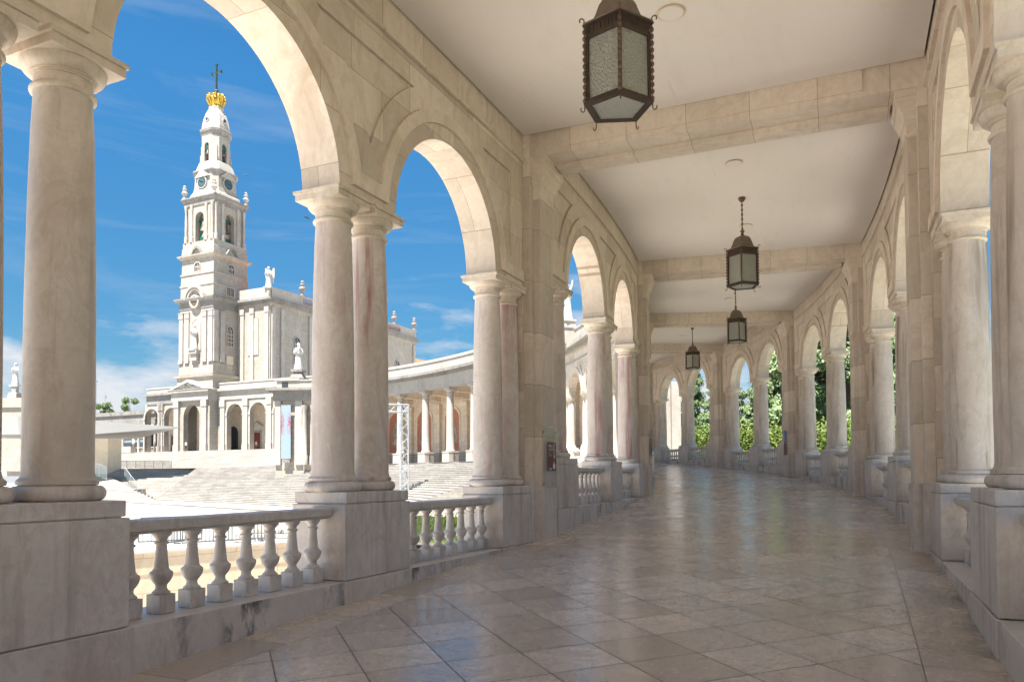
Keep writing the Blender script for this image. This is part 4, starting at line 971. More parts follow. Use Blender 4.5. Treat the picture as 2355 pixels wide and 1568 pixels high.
# clock stage
w=MB(); octp(w,[(3.55,43.5),(3.4,44.1),(3.05,44.7),(2.9,45.4),(2.8,47.6)],.3); part('clock_stage',w,EXT)
w=MB(); octp(w,[(2.8,47.6),(2.95,48.0),(3.1,48.3),(3.1,48.5),(2.8,48.7)],.3); part('clock_cornice',w,EXTD)
for face in range(4):
    M=Matrix.Translation((TC[0],TC[1],0))@Matrix.Rotation(face*math.pi/2,4,'Z')
    w=MB(); w.lathe([(1.12,0),(1.12,.25),(.95,.27),(.95,.2)],28,M=M@Matrix.Translation((0,-2.85,46.3))@Matrix.Rotation(R(90),4,'X')); part('clock_surround',w,EXTS)
    d=MB(); d.lathe([(.93,.24),(.93,.28)],28,M=M@Matrix.Translation((0,-2.85,46.3))@Matrix.Rotation(R(90),4,'X')); dial=part('clock_dial',d,CLOCK)
    h=MB()
    for i in range(12):
        a=math.pi*i/6; MM=M@Matrix.Translation((0,-3.15,46.3))@Matrix.Rotation(-a,4,'Y'); h.box(-.03,.03,-.02,.0,.66,.86,MM)
    for a,L in ((R(95),.45),(R(-60),.75)): MM=M@Matrix.Translation((0,-3.16,46.3))@Matrix.Rotation(a,4,'Y'); h.box(-.045,.045,-.03,-.01,-.1,L,MM)
    part('clock_hands',h,BLACK,dial)
    w=MB(); w.mesh([tuple(M@Vector(p)) for p in [(-1.7,-3.2,47.2),(1.7,-3.2,47.2),(0,-3.2,48.6),(-1.7,-2.6,47.2),(1.7,-2.6,47.2),(0,-2.6,48.6),(-1.35,-3.2,47.15),(1.35,-3.2,47.15),(0,-3.2,48.25)]],[(0,6,8,2),(6,7,8)[:3],(2,8,7,1),(0,2,5,3),(2,1,4,5)]); part('clock_gable',w,EXTS)
w=MB(); octp(w,[(2.8,48.6),(2.6,49.3),(2.3,50.2),(2.2,50.3)],.36); part('upper_skirt',w,EXTS)
w=MB(); octp(w,[(1.6,50.1),(1.6,55.0)],.45); part('lantern_core',w,EXT)
for face in range(4):
    M=Matrix.Translation((TC[0],TC[1],0))@Matrix.Rotation(face*math.pi/2,4,'Z')
    w=holed(-1.2,1.2,50.2,55.1,[(0,.52,53.2)],depth=.42,y=-2.08); w.v=[tuple(M@Vector(p)) for p in w.v]; part('lantern_wall',w,EXT)
    w=MB(); w.box(-.5,.5,-1.63,-1.61,50.6,53.7,M); part('opening',w,DARK)
    w=MB(); w.lathe([(.02,52.6),(.14,52.5),(.22,52.0),(.36,51.6),(.34,51.55)],12,M=M@Matrix.Translation((0,-1.85,0))); part('small_bell',w,BRASS,smooth=40)
    w=MB(); w.box(-.5,.5,-1.95,-1.75,52.6,52.85,M); w.box(-.3,.3,-1.95,-1.75,52.85,53.3,M); part('bell_frame',w,GREEN)
    M2=Matrix.Translation((TC[0],TC[1],0))@Matrix.Rotation(face*math.pi/2+math.pi/4,4,'Z')
    w=MB(); w.box(-.62,.62,-2.30,-1.5,50.2,55.1,M2); w.box(-.3,.3,-2.6,-1.7,49.5,51.6,M2); w.box(-.28,.28,-2.45,-1.7,51.6,53.2,M2); part('lantern_buttress',w,EXTS)
w=MB(); octp(w,[(2.1,55.0),(2.15,55.3),(2.35,55.7),(2.4,56.1),(2.15,56.3)],.42); part('lantern_cornice',w,EXTD)
w=MB(); octp(w,[(2.15,56.2),(2.1,56.9),(1.9,58.0),(1.6,59.1),(1.3,59.8),(1.1,60.2),(1.15,60.5),(1.0,60.7)],.45); part('dome',w,EXTS)
for face in range(4):
    M=Matrix.Translation((TC[0],TC[1],0))@Matrix.Rotation(face*math.pi/2,4,'Z')
    w=MB(); w.lathe([(.45,0),(.45,.5)],14,M=M@Matrix.Translation((0,-1.62,57.9))@Matrix.Rotation(R(90),4,'X')); f=part('dome_oculus',w,EXTS)
    w=MB(); w.lathe([(.26,.5),(.26,.52)],14,M=M@Matrix.Translation((0,-1.62,57.9))@Matrix.Rotation(R(90),4,'X')); w.build('pane',DARK,f)
# crown and cross
w=MB(); cx,cy=TC
w.lathe([(1.0,60.6),(1.12,60.65),(1.12,61.05),(1.0,61.1)],28,c=(cx,cy,0))
for i in range(12):
    a=2*math.pi*i/12; w.tube([(cx+r*math.cos(a),cy+r*math.sin(a),z) for r,z in ((1.05,61.0),(1.35,61.5),(1.62,62.1),(1.55,62.5))],[.10,.12,.16,.09],6); w.ball((cx+1.5*math.cos(a),cy+1.5*math.sin(a),62.6),.2,seg=8,rg=6)
for i in range(6):
    a=math.pi*i/3+.2; w.tube([(cx+r*math.cos(a),cy+r*math.sin(a),z) for r,z in ((1.5,62.3),(1.35,62.95),(.8,63.1),(.3,62.9),(.12,63.2))],[.13,.15,.14,.12,.1],6)
w.lathe([(1.0,60.9),(1.12,61.2),(1.22,61.6),(1.3,62.0),(1.15,62.5),(.6,62.85),(.1,63.1)],24,c=(cx,cy,0)); part('gold_crown',w,GOLD,smooth=50)
w=MB(); w.ball((cx,cy,63.7),.42); w.lathe([(.16,63.2),(.10,64.2)],10,c=(cx,cy,0)); w.box(cx-.13,cx+.13,cy-.13,cy+.13,64.0,68.6); w.box(cx-1.05,cx+1.05,cy-.12,cy+.12,66.9,67.2)
for q in ((-1.1,67.05),(1.1,67.05)): w.box(cx+q[0]-.12,cx+q[0]+.12,cy-.17,cy+.17,q[1]-.27,q[1]+.27)
w.box(cx-.24,cx+.24,cy-.16,cy+.16,68.4,68.65); part('cross',w,simple('green patina bronze',(.035,.06,.055),.5,.3))
# tower windows, niche and rose on the two visible faces (and the hidden ones)
def window(M,x,z,wd,h,arched=True,pane=DARK,bars=True,y=-4.0,surround=True):
    po=archshape(x,wd/2,z,z+h-wd/2) if arched else [(x-wd/2,z),(x+wd/2,z),(x+wd/2,z+h),(x-wd/2,z+h)]
    s=1.0
    cxm=x; zm=z+h/2
    f=MB()
    if surround:
        big=[(cxm+(a-cxm)*(1+.36/wd),zm+(b-zm)*(1+.36/h)) for a,b in po]; n=len(po)
        for q in range(n):
            r=(q+1)%n
            f.face([tuple(M@Vector((big[q][0],y-.12,big[q][1]))),tuple(M@Vector((big[r][0],y-.12,big[r][1]))),tuple(M@Vector((po[r][0],y-.12,po[r][1]))),tuple(M@Vector((po[q][0],y-.12,po[q][1])))])
            f.face([tuple(M@Vector((big[q][0],y+.02,big[q][1]))),tuple(M@Vector((big[r][0],y+.02,big[r][1]))),tuple(M@Vector((big[r][0],y-.12,big[r][1]))),tuple(M@Vector((big[q][0],y-.12,big[q][1])))])
            f.face([tuple(M@Vector((po[q][0],y+.02,po[q][1]))),tuple(M@Vector((po[r][0],y+.02,po[r][1]))),tuple(M@Vector((po[r][0],y-.12,po[r][1]))),tuple(M@Vector((po[q][0],y-.12,po[q][1])))])
    g2=MB(); g2.face([tuple(M@Vector((a,y-.02,b))) for a,b in po])
    wo=f.build('window',EXTS,BAS) if surround else None
    (g2.build('pane',pane,wo) if wo else g2.build('window',pane,BAS))
    if bars and wo:
        b_=MB()
        for i in range(1,4): xx=x-wd/2+wd*i/4; b_.box(xx-.03,xx+.03,y-.06,y-.03,z,z+h-.1-(wd*.25 if arched and i!=2 else 0),M)
        for i in range(1,int(h/.55)): zz=z+h*i/int(h/.55); b_.box(x-wd/2,x+wd/2,y-.06,y-.03,zz-.03,zz+.03,M) if zz<z+h-wd/2 else None
        b_.build('glazing_bars',EXTW,wo)
MT=[Matrix.Translation((TC[0],TC[1],0))@Matrix.Rotation(f*math.pi/2,4,'Z') for f in range(4)]
for M in MT:
    window(M,0,30.4,1.3,1.5,y=-3.85)
    w=MB(); n=10; V=[];
    pts=[(-1.9,33.0),(-1.2,33.2),(-.6,34.1),(0,34.35),(.6,34.1),(1.2,33.2),(1.9,33.0),(1.9,33.3),(1.3,33.55),(.7,34.5),(0,34.8),(-.7,34.5),(-1.3,33.55),(-1.9,33.3)]
    m_=len(pts); V=[tuple(M@Vector((a,-4.25,b))) for a,b in pts]+[tuple(M@Vector((a,-3.5,b))) for a,b in pts]; w.mesh(V,[tuple(range(m_)),tuple(range(2*m_-1,m_-1,-1))]+[(i,(i+1)%m_,m_+(i+1)%m_,m_+i) for i in range(m_)]); part('gable',w,EXTD)
M=MT[1]   # right-hand face (looks towards +a)
window(M,-.3,26.3,1.5,1.4,False,y=-3.98); window(M,-.3,18.0,1.3,3.2,y=-4.0); window(M,-.3,13.9,1.5,2.4,False,y=-4.02,pane=EXTW)
M=MT[0]   # front: big arch with round window, niche with statue
w=MB()
for r0,r1,y0 in ((1.95,2.35,-4.75),(1.5,1.95,-4.55)):
    for q in range(20):
        a,b_=math.pi*q/20,math.pi*(q+1)/20
        p=lambda r,t,y:tuple(M@Vector((r*math.cos(t),y,25.4+r*math.sin(t)*1.05)))
        w.face([p(r1,a,y0),p(r1,b_,y0),p(r0,b_,y0),p(r0,a,y0)]); w.face([p(r1,a,y0),p(r1,b_,y0),p(r1,b_,-3.9),p(r1,a,-3.9)]); w.face([p(r0,a,y0),p(r0,b_,y0),p(r0,b_,-3.9),p(r0,a,-3.9)])
part('arched_gable',w,EXTS)
w=MB(); w.lathe([(1.15,0),(1.15,.6),(.85,.65),(.8,.4)],24,M=M@Matrix.Translation((0,-4.0,25.0))@Matrix.Rotation(R(90),4,'X')); rw=part('round_window',w,EXTS)
w=MB(); w.lathe([(.78,.45),(.78,.47)],20,M=M@Matrix.Translation((0,-4.0,25.0))@Matrix.Rotation(R(90),4,'X')); w.build('pane',BRASS,rw)
window(M,0,17.2,1.9,4.9,bars=False,pane=EXTW,y=-4.0)
w=MB(); w.box(-1.0,1.0,-4.9,-4.0,16.5,17.1,M); w.box(-.7,.7,-4.6,-4.0,15.4,16.5,M); part('niche_bracket',w,EXTS)
p=bw(TC[0],TC[1]-4.45,17.15); statue('niche_statue','tall white veiled statue in the arched niche of the bell tower',(p.x,p.y,p.z+.1),4.3,BROT,arm=0)
# porch: great arch with pediment
w=holed(-8.6,0,0,8.7,[(-4.3,1.9,6.0)],depth=1.0,y=-.6); part('porch_wall',w,EXT)
for x in (-7.6,-1.0): w=MB(); w.box(x-.55,x+.55,-1.0,-.6,0,8.6); w.box(x-.65,x+.65,-1.1,-.6,7.5,8.55); w.box(x-.65,x+.65,-1.1,-.6,0,1.1); part('porch_pilaster',w,EXTS)
w=MB(); w.box(-8.7,.1,-1.1,4.0,8.6,10.0); w.box(-9.1,.5,-1.5,4.0,10.0,10.4); part('porch_entablature',w,EXTS)
V=[(-9.2,-1.6,10.4),(.6,-1.6,10.4),(-4.3,-1.6,12.15),(-9.2,0,10.4),(.6,0,10.4),(-4.3,0,12.15),(-8.0,-1.6,10.5),(-.6,-1.6,10.5),(-4.3,-1.6,11.65),(-8.0,-1.1,10.5),(-.6,-1.1,10.5),(-4.3,-1.1,11.65)]
w=MB(); w.mesh(V,[(0,1,7,6),(0,6,8,2),(2,8,7,1),(9,10,11),(0,2,5,3),(2,1,4,5),(6,7,10,9),(7,8,11,10),(8,6,9,11)]); part('pediment',w,EXTS)
w=MB(); rr=random.Random(3)
for i in range(26): a=rr.uniform(-2.9,2.9); hmax=1.0*(1-abs(a)/3.2); w.ball((-4.3+a,-1.15,10.7+rr.uniform(0,max(.05,hmax))),rr.uniform(.15,.3),1.2,.6,.8,8,6)
part('pediment_relief',w,STAT,smooth=60)
# wings of the portico
def wing(x0,x1,cs,yf,side):
    w=holed(x0,x1,0,8.7,[(c,1.75,6.1) for c in cs],depth=.9,y=yf); part('portico_wall',w,EXT)
    w=MB(); w.box(x0,x1,yf-.15,yf+5.5,8.6,10.1); w.box(x0-.2,x1+.2,yf-.6,yf+5.5,10.1,10.5); part('portico_entablature',w,EXTD if side else EXTS)
    w=MB(); w.box(x0,x1,yf-.1,yf+.3,10.5,11.5); w.box(x0,x1,yf-.2,yf+.4,11.3,11.55); part('parapet',w,EXTS)
    w=MB(); w.box(x0 if not side else -23.5,x1 if side else x1,yf+4.6,yf+5.4,0,8.7) if side else w.box(-8.6,x1,yf+4.6,yf+5.4,0,8.7); part('portico_back_wall',w,EXTW)
    w=MB(); w.box(x0,x1,yf+.9,yf+4.6,8.3,8.6); part('portico_ceiling',w,EXTW)
    xs=sorted(set([round(c-2.6,3) for c in cs]+[round(c+2.6,3) for c in cs]))
    for x in xs:
        if x0-.1<=x<=x1+.1:
            w=MB(); w.box(x-.5,x+.5,yf-.35,yf,0,8.6); w.box(x-.6,x+.6,yf-.45,yf,7.4,8.5); w.box(x-.62,x+.62,yf-.48,yf,0,1.1); part('pilaster',w,EXTS)
    for c in cs:
        w=MB()
        for q in range(16):
            a,b_=math.pi*q/16,math.pi*(q+1)/16; p=lambda r,t,y:(c+r*math.cos(t),y,6.1+r*math.sin(t))
            w.face([p(2.1,a,yf-.12),p(2.1,b_,yf-.12),p(1.75,b_,yf-.12),p(1.75,a,yf-.12)]); w.face([p(2.1,a,yf-.12),p(2.1,b_,yf-.12),p(2.1,b_,yf),p(2.1,a,yf)])
        for s in (-1,1): w.box(c+s*1.92-.18,c+s*1.92+.18,yf-.12,yf,0,6.1); w.box(c+s*1.92-.25,c+s*1.92+.25,yf-.2,yf,5.85,6.15)
        part('archivolt',w,EXTS)
wing(0,27.5,(3.9,9.1,14.3,19.5,24.7),1.2,0)
wing(-17.6,-8.6,(-11.3,-16.3+.0),1.2,1)
def door(x,y,wd,h,mat,arched,name):
    po=archshape(x,wd/2,0,h-wd/2) if arched else [(x-wd/2,0),(x+wd/2,0),(x+wd/2,h),(x-wd/2,h)]
    w=MB(); w.face([(a,y-.06,b) for a,b in po]); d=part(name,w,mat)
    w=MB()
    if arched:
        for i in range(5): xx=x-wd/2+wd*i/4; w.box(xx-.04,xx+.04,y-.14,y-.07,0,h-wd/2+ (wd*.35 if i==2 else 0))
        for i in range(1,6): w.box(x-wd/2,x+wd/2,y-.14,y-.07,i*.6-.03,i*.6+.03)
        for q in range(12):
            a,b_=math.pi*q/12,math.pi*(q+1)/12
            for r in (wd/2,wd/4): w.tube([(x+r*math.cos(a),y-.1,h-wd/2+r*math.sin(a)),(x+r*math.cos(b_),y-.1,h-wd/2+r*math.sin(b_))],.05,5)
        w.build('door_grille',IRON,d)
    else:
        w.box(x-wd/2-.2,x-wd/2,y-.1,y,0,h+.2); w.box(x+wd/2,x+wd/2+.2,y-.1,y,0,h+.2); w.box(x-wd/2-.3,x+wd/2+.3,y-.15,y,h,h+.3)
        w.mesh([(x-wd,y-.25,h+1.2),(x,y-.25,h+2.0),(x+wd,y-.25,h+1.2),(x+wd,y-.25,h+.95),(x,y-.25,h+1.7),(x-wd,y-.25,h+.95),(x-wd,y,h+1.2),(x,y,h+2.0),(x+wd,y,h+1.2)],[(0,1,4,5),(1,2,3,4),(0,1,7,6),(1,2,8,7)]); w.build('door_surround',EXTS,d)
door(-1.2,5.8,2.2,4.4,DARK,True,'glazed_door'); door(4.4,5.8,1.5,3.2,RED,False,'red_door'); door(-21.2,5.8,2.2,4.4,DARK,True,'glazed_door'); door(-16.0,5.8,1.5,3.2,RED,False,'red_door'); door(-7.6,5.8,1.6,3.4,RED,False,'red_door')
# nave
w=MB(); w.box(-1.0,7.2,5.8,51,8,24.9); part('nave_wall',w,EXT)
w=MB(); w.box(-1.0,7.7,5.3,51.5,24.9,25.3); w.box(-1.0,8.0,5.0,51.8,25.3,25.7); part('nave_cornice',w,EXTD)
w=MB(); w.box(-.6,7.3,5.7,6.1,25.7,27.6); w.box(6.9,7.3,5.7,51.2,25.7,26.2)
for a,b_ in ((5.7,14),(19,27),(32,40),(45,51.2)): w.box(6.9,7.3,a,b_,26.2,27.3)
w.box(6.8,7.4,5.6,51.3,27.3,27.6); part('nave_parapet',w,EXTS)
TERR=simple('warm baluster stone',(.40,.26,.19),.7)
for a,b_ in ((14,19),(27,32),(40,45)):
    q=a+.3
    while q<b_: w=MB(); w.lathe([(.12,26.2),(.2,26.5),(.09,26.9),(.16,27.3)],8,c=(7.1,q,0)); part('roof_baluster',w,TERR); q+=.55
for x in (.9,3.2,6.6): w=MB(); w.box(x-.4,x+.4,5.55,5.8,11.5,24.0); w.box(x-.5,x+.5,5.45,5.8,23.3,24.2); part('nave_pilaster',w,EXTS)
for y in (6.5,8.7,16,24,32,40,50.4): w=MB(); w.box(7.2,7.45,y-.4,y+.4,11.5,24.2); part('nave_pilaster',w,EXTS)
for y in (12.5,20,28,36,44): 
    Mx=Matrix.Translation((3.2,y,0))@Matrix.Rotation(math.pi/2,4,'Z'); window(Mx,0,15.5,1.6,4.6,y=-4.0)
w=MB(); w.box(2.2,4.6,5.68,5.8,16.5,22.5); part('blind_panel',w,EXTS)
w=MB(); w.mesh([(-1,6,26),(6.8,6.1,26),(6.8,51,26),(-1,51,26),(3,6,27.2),(3,51,27.2)],[(0,1,4),(1,2,5,4),(2,3,5),(3,0,4,5)]); part('nave_roof',w,ROOFT)
w=MB(); w.box(0,6.2,51,66,8,19.5); w.box(-.3,6.5,51,66.3,19.5,20.2); part('choir_wall',w,EXTD)
w=MB(); w.mesh([(-.5,51,20.2),(6.6,51,20.2),(6.6,66.4,20.2),(-.5,66.4,20.2),(3,51,22.6),(3,63,22.6)],[(0,1,4),(1,2,5,4),(2,3,5),(3,0,4,5)]); part('choir_roof',w,ROOFT)
for i,(a,b_,z,l) in enumerate(((7.1,43,27.6,'left stone urn on the nave parapet beside the right-hand column'),(7.1,50.8,27.6,'stone urn on the far end corner of the nave parapet'),(6.3,66,20.2,'lone stone urn above the orange tiled choir roof'),(7.1,14,27.6,'stone urn on the nave parapet just left of the paired columns'))):
    p=bw(a,b_,z); urn('parapet_urn',l,tuple(p),2.9)
p=bw(6.6,6.0,27.6); statue('angel_statue','white winged angel statue on the corner of the nave roof',tuple(p),3.6,BROT+R(20),wings=True)
bpy.context.view_layer.update()
for o in list(COL.objects):
    r=o
    while r.parent: r=r.parent
    if r==BAS and o.type=='MESH':
        for v in o.data.vertices: v.co.z=zf(v.co.z)
# podium and upper stairs
w=MB(); w.box(-27,28,-1.2,9,-3.6,-.01)
for i in range(20): z=-(i+1)*.168; w.box(-27,28,-1.2-(i+1)*.40,-1.2-i*.40+0.0,-4.4,z)
w.v=[tuple(MBAS@Vector(p)) for p in w.v]; tag(w.build('podium_stairs',STEP),'upper stone stairs right below the basilica portico','stairs')

# ------------------------------------------------------------------ lateral pavilion with banner
pc=atz(633,1069,ZK); PROT=math.atan2(_rt.y,_rt.x)+R(-4)
PAV=thing('pavilion','white pavilion at the head of the stairs with a tall banner','pavilion',tuple(pc),PROT)
s=pc.length/77*1.0; d=(pc-Vector((0,0,ZC))).dot(CF); px=d/FPX   # metres per pixel there
Wp=150*px
w=MB(); w.box(0,Wp,0,8,0,6.6); w.box(.004,Wp,.0,7.9,-3.2,.0); w.build('wall',EXT,PAV)
for x0,x1 in ((0,14*px),(48*px,64*px),(100*px,114*px)): w=MB(); w.box(x0,x1,-.25,0,0,6.6); w.build('pilaster',EXTS,PAV)
w=MB()
w.box(-.15,Wp,-.35,.0,6.6,7.45); w.box(-.45,Wp+.2,-.7,8.3,7.45,7.65); w.box(-.7,Wp+.3,-.95,8.5,7.65,7.9); w.build('cornice',EXTD,PAV)
w=MB(); w.box(.2,Wp,-.2,7.6,7.9,8.7); w.box(.0,2.6,-.35,3,8.7,8.9); w.box(.1,Wp,-.3,7.6,8.65,8.8); w.build('parapet',EXTS,PAV)
w=MB(); w.box(.75,.95+.45,-.24,-.2,7.95,8.55); w.build('opening',DARK,PAV)
w=MB(); cx=47*px; 
w.rings(cx-.85,cx+.85,.0,1.7,[(8.9,0),(9.1,0),(9.1,-.15),(9.6,-.45),(9.7,-.45),(9.7,-.25),(9.95,-.25)]); w.build('statue_plinth',EXTD,PAV)
for x in (72*px,92*px): w=MB(); w.lathe([(.34,0),(.34,.9),(.27,1.0),(.26,3.5),(.22,5.6),(.3,5.8),(.34,6.1)],20,c=(x,-.45,0)); w.build('attached_column',EXTS,PAV,smooth=40)
MP=Matrix.Translation(pc)@Matrix.Rotation(PROT,4,'Z'); q=MP@Vector((cx,.85,9.95)); statue('saint_statue','white marble saint holding a child on the pavilion roof',tuple(q),2.85,PROT+R(12),arm=0,child=True)
bx0,bx1=17.5*px,40*px; bz0,bz1=15*px,136*px
w=MB(); w.mesh([(bx0,-.50,bz0),(bx1,-.50,bz0),(bx1,-.50,bz1),(bx0,-.50,bz1),(bx0,-.46,bz0),(bx1,-.46,bz0),(bx1,-.46,bz1),(bx0,-.46,bz1)],[(0,1,2,3),(5,4,7,6),(0,4,5,1),(3,2,6,7),(1,5,6,2),(4,0,3,7)])
mm=(bx0+bx1)/2; f=7.4/(bz1-bz0)
w.uv=[[(w.v[k][0]-mm,(w.v[k][2]-bz0)*f*1.0) for k in fc] for fc in w.f]
T=thing('banner','tall pale blue banner with pink flower print hung on the pavilion','banner',tuple(pc),PROT); w.build('cloth',BANNER,T)
w=MB(); w.tube([(bx0-.05,-.48,bz1+.03),(bx1+.05,-.48,bz1+.03)],.04); w.tube([(bx0-.05,-.48,bz0-.03),(bx1+.05,-.48,bz0-.03)],.04); w.box(bx0+.1,bx1-.1,-.5,-.25,bz0-.45,bz0-.1); w.build('rail',EXTD,T)

# ------------------------------------------------------------------ left-hand colonnade, canopy, altar wall
L0=bw(-17.6,3.2,0)
LC=thing('far_colonnade','low grey colonnade with louvred windows left of the basilica','colonnade',tuple(L0),BROT)
w=MB(); w.box(-40,0,0,.8,5.4,7.2); w.box(-40,.3,-.3,.9,7.2,7.9); w.build('entablature',EXTD,LC)
w=MB(); w.box(-40,0,3.6,4.4,0,5.6); w.build('back_wall',EXTW,LC)
GLZ=simple('blue grey glazing',(.22,.27,.31),.25)
for i in range(7):
    w=MB(); w.box(-3.0-i*4.4-3.0,-3.0-i*4.4+.6,3.5,3.55,.9,4.6); wo=w.build('window',GLZ,LC)
    w=MB()
    for j in range(6): w.box(-3.0-i*4.4-3.0,-3.0-i*4.4+.6,3.38,3.48,3.0+j*.28,3.14+j*.28)
    w.build('louvre',EXTD,wo)
for i in range(9):
    w=MB(); w.lathe([(.3,0),(.26,.3),(.25,3),(.21,5.0),(.3,5.2),(.32,5.4)],18,c=(-.8-i*4.4,.4,0)); w.build('column',EXTS,LC,smooth=40)
b=MB(); b.lathe([(.09,0),(.09,.12),(.05,.2),(.1,.4),(.05,.7),(.08,.85)],8); SB=b.data('baluster',EXTS,40)
for i in range(5):
    for j in range(12): place('baluster',SB,LC,(-1.4-i*4.4-j*.28,.4,.15))
w=MB(); w.box(-40,0,.2,.6,0,.15); w.box(-40,0,.2,.6,1.0,1.18); w.box(-9.5,-5.6,-1,.2,0,1.3); w.build('handrail',EXTS,LC)
w=MB(); w.box(-60,-17.6,-1.2,12,-4,-.02); w.v=[tuple(MBAS@Vector(p)) for p in w.v]; tag(w.build('side_terrace',STEP),kind='structure')
# altar canopy: thin white wedge
tip=atd(413,982.5,98.5); l1=atd(205,966,94.5); l2=atd(40,958,92); l3=atd(-60,955,91)
def off(p,dx,dd,dz): return Vector((p.x,p.y,p.z+dz))+_rt*dx+_fw*dd
top_=[off(tip,0,0,.05),off(l1,0,0,0),off(l2,0,0,0),off(l3,-14,0,0),off(l3,-14,34,0),off(tip,-14,20,0)]
bot_=[off(tip,-.3,0,-.12),off(l1,0,.3,-1.75),off(l2,0,.4,-2.1),off(l3,-14,.4,-2.2),off(l3,-14,33,-1.2),off(tip,-15,19,-.5)]
w=MB(); n=6; V=[tuple(p) for p in top_+bot_]; w.mesh(V,[tuple(range(n)),tuple(range(2*n-1,n-1,-1))]+[(i,(i+1)%n,n+(i+1)%n,n+i) for i in range(n)])
tag(w.build('altar_canopy',WHITE),'thin white wedge-shaped canopy roof left of the basilica','canopy')
a0=atz(195,1098,1.9); 
p0=atd(150,1005,101); p1=atd(247,1008,101)
w=MB(); hgt=(1098-1008)/FPX*101
q0=_rt*p0.dot(_rt)+_fw*101; q1=_rt*p1.dot(_rt)+_fw*101
poly=[(q0.x,q0.y),(q1.x,q1.y),((q1+_rt*.8+_fw*2).x,(q1+_rt*.8+_fw*2).y),((q0+_fw*9).x,(q0+_fw*9).y)]
w.prism(poly,0,p1.z); tag(w.build('altar_wall',stone('pale cream render',(.82,.74,.60),(.76,.68,.54),rough=.8,sc=.3,world=True)),'plain cream stone block wall under the white canopy','wall')
# side stairs in two flights (the upper one in the canopy's shadow)
def flight(u0,u1,d0,z0,z1,n,run,name,label,vdrop=0):
    w=MB(); 
    for i in range(n):
        dd=d0+run*i/n; zt=z0+(z1-z0)*(i+1)/n; x0=(u0-CXP)/FPX*dd; x1=(u1-CXP)/FPX*dd
        a=cw(x0,dd);b=cw(x1,dd);c=cw(x1,d0+run*(i+1)/n);e=cw(x0,d0+run*(i+1)/n)
        zb=z0-.6
        w.mesh([(*a,zb),(*b,zb),(*b,zt),(*a,zt),(*c,zt),(*e,zt),(*c,zb),(*e,zb)],[(0,1,2,3),(3,2,4,5),(1,6,4,2),(0,3,5,7)])
    tag(w.build(name,STEP),label,'stairs')
flight(215,475,93.5,ZP,1.56,15,5.5,'side_stairs','lower left stone stairs beside the big flight')
flight(150,500,99.8,1.56,ZK,7,3.4,'shaded_stairs','dark shaded stairs under the white canopy')
# stringer wall and glass railings
w=MB(); A=[(254,1098,97.5),(337,1147,93)]
pa=atd(*A[0]); pb=atd(*A[1]); w.mesh([tuple(pa),tuple(pb),(pb.x,pb.y,ZP),(pa.x-6*_rt.x,pa.y-6*_rt.y,ZP),(pa.x-6*_rt.x,pa.y-6*_rt.y,pa.z)]+[tuple(Vector(p)+_fw*.5) for p in (tuple(pa),tuple(pb),(pb.x,pb.y,ZP),(pa.x-6*_rt.x,pa.y-6*_rt.y,ZP),(pa.x-6*_rt.x,pa.y-6*_rt.y,pa.z))],[(0,4,3,2,1),(5,6,7,8,9),(0,1,6,5),(4,0,5,9)])
tag(w.build('stair_side_wall',CREAM),'sloping cream side wall of the lower left stairs','wall')
w=MB()
for i in range(8): 
    dd=96-i*.0; 
T=thing('white_steps','small white steps at the foot of the cream side wall','stairs',(0,0,0)); bpy.data.objects.remove(T)
w=MB()
for i in range(7):
    dd=89+i*.45; zt=ZP+.17*(i+1); x0=(200-CXP)/FPX*dd; x1=(356-i*8-CXP)/FPX*dd; a,b,c,e=cw(x0,dd),cw(x1,dd),cw(x1,dd+.5 if i<6 else dd+3),cw(x0,dd+.5 if i<6 else dd+3)
    w.mesh([(*a,ZP),(*b,ZP),(*b,zt),(*a,zt),(*c,zt),(*e,zt),(*c,ZP)],[(0,1,2,3),(3,2,4,5),(1,6,4,2)])
tag(w.build('front_steps',STEP),'small bright steps at the foot of the cream side wall','stairs')
def railing(label,pts,h=1.0,group='glass railings on the stairs'):
    T=thing('glass_railing',label,'railing',tuple(pts[0]),0,group); o=pts[0]
    w=MB()
    for a,b in zip(pts,pts[1:]): w.tube([a+Vector((0,0,h))-o,b+Vector((0,0,h))-o],.035,6)
    w.build('handrail',STEEL,T)
    for a in pts:
        w=MB(); w.tube([a-o,a-o+Vector((0,0,h))],.035,6); w.build('post',STEEL,T)
    for a,b in zip(pts,pts[1:]):
        w=MB(); n=(b-a).cross(Vector((0,0,1))).normalized()*.012
        V=[a-o+n,b-o+n,b-o+n+Vector((0,0,h-.05)),a-o+n+Vector((0,0,h-.05)),a-o-n,b-o-n,b-o-n+Vector((0,0,h-.05)),a-o-n+Vector((0,0,h-.05))]
        w.mesh([tuple(p) for p in V],[(0,1,2,3),(5,4,7,6),(0,3,7,4),(1,5,6,2),(3,2,6,7),(0,4,5,1)]); w.build('glass_panel',RAILG,T)
railing('level glass railing above the shaded stairs',[atz(271,1076,ZK)*1.0+Vector((0,0,0)) if False else atd(271+i*20.6,1076,104) for i in range(7)],.95)
railing('sloping glass railing down the lower left stairs',[atd(287,1094,97),atd(300,1112,95.8),atd(313,1129,94.5),atd(327,1145,93)],1.1)
railing('slim glass railing left of the cream block wall',[atd(212,1096,95),atd(228,1096,95),atd(245,1104,94)],1.6)

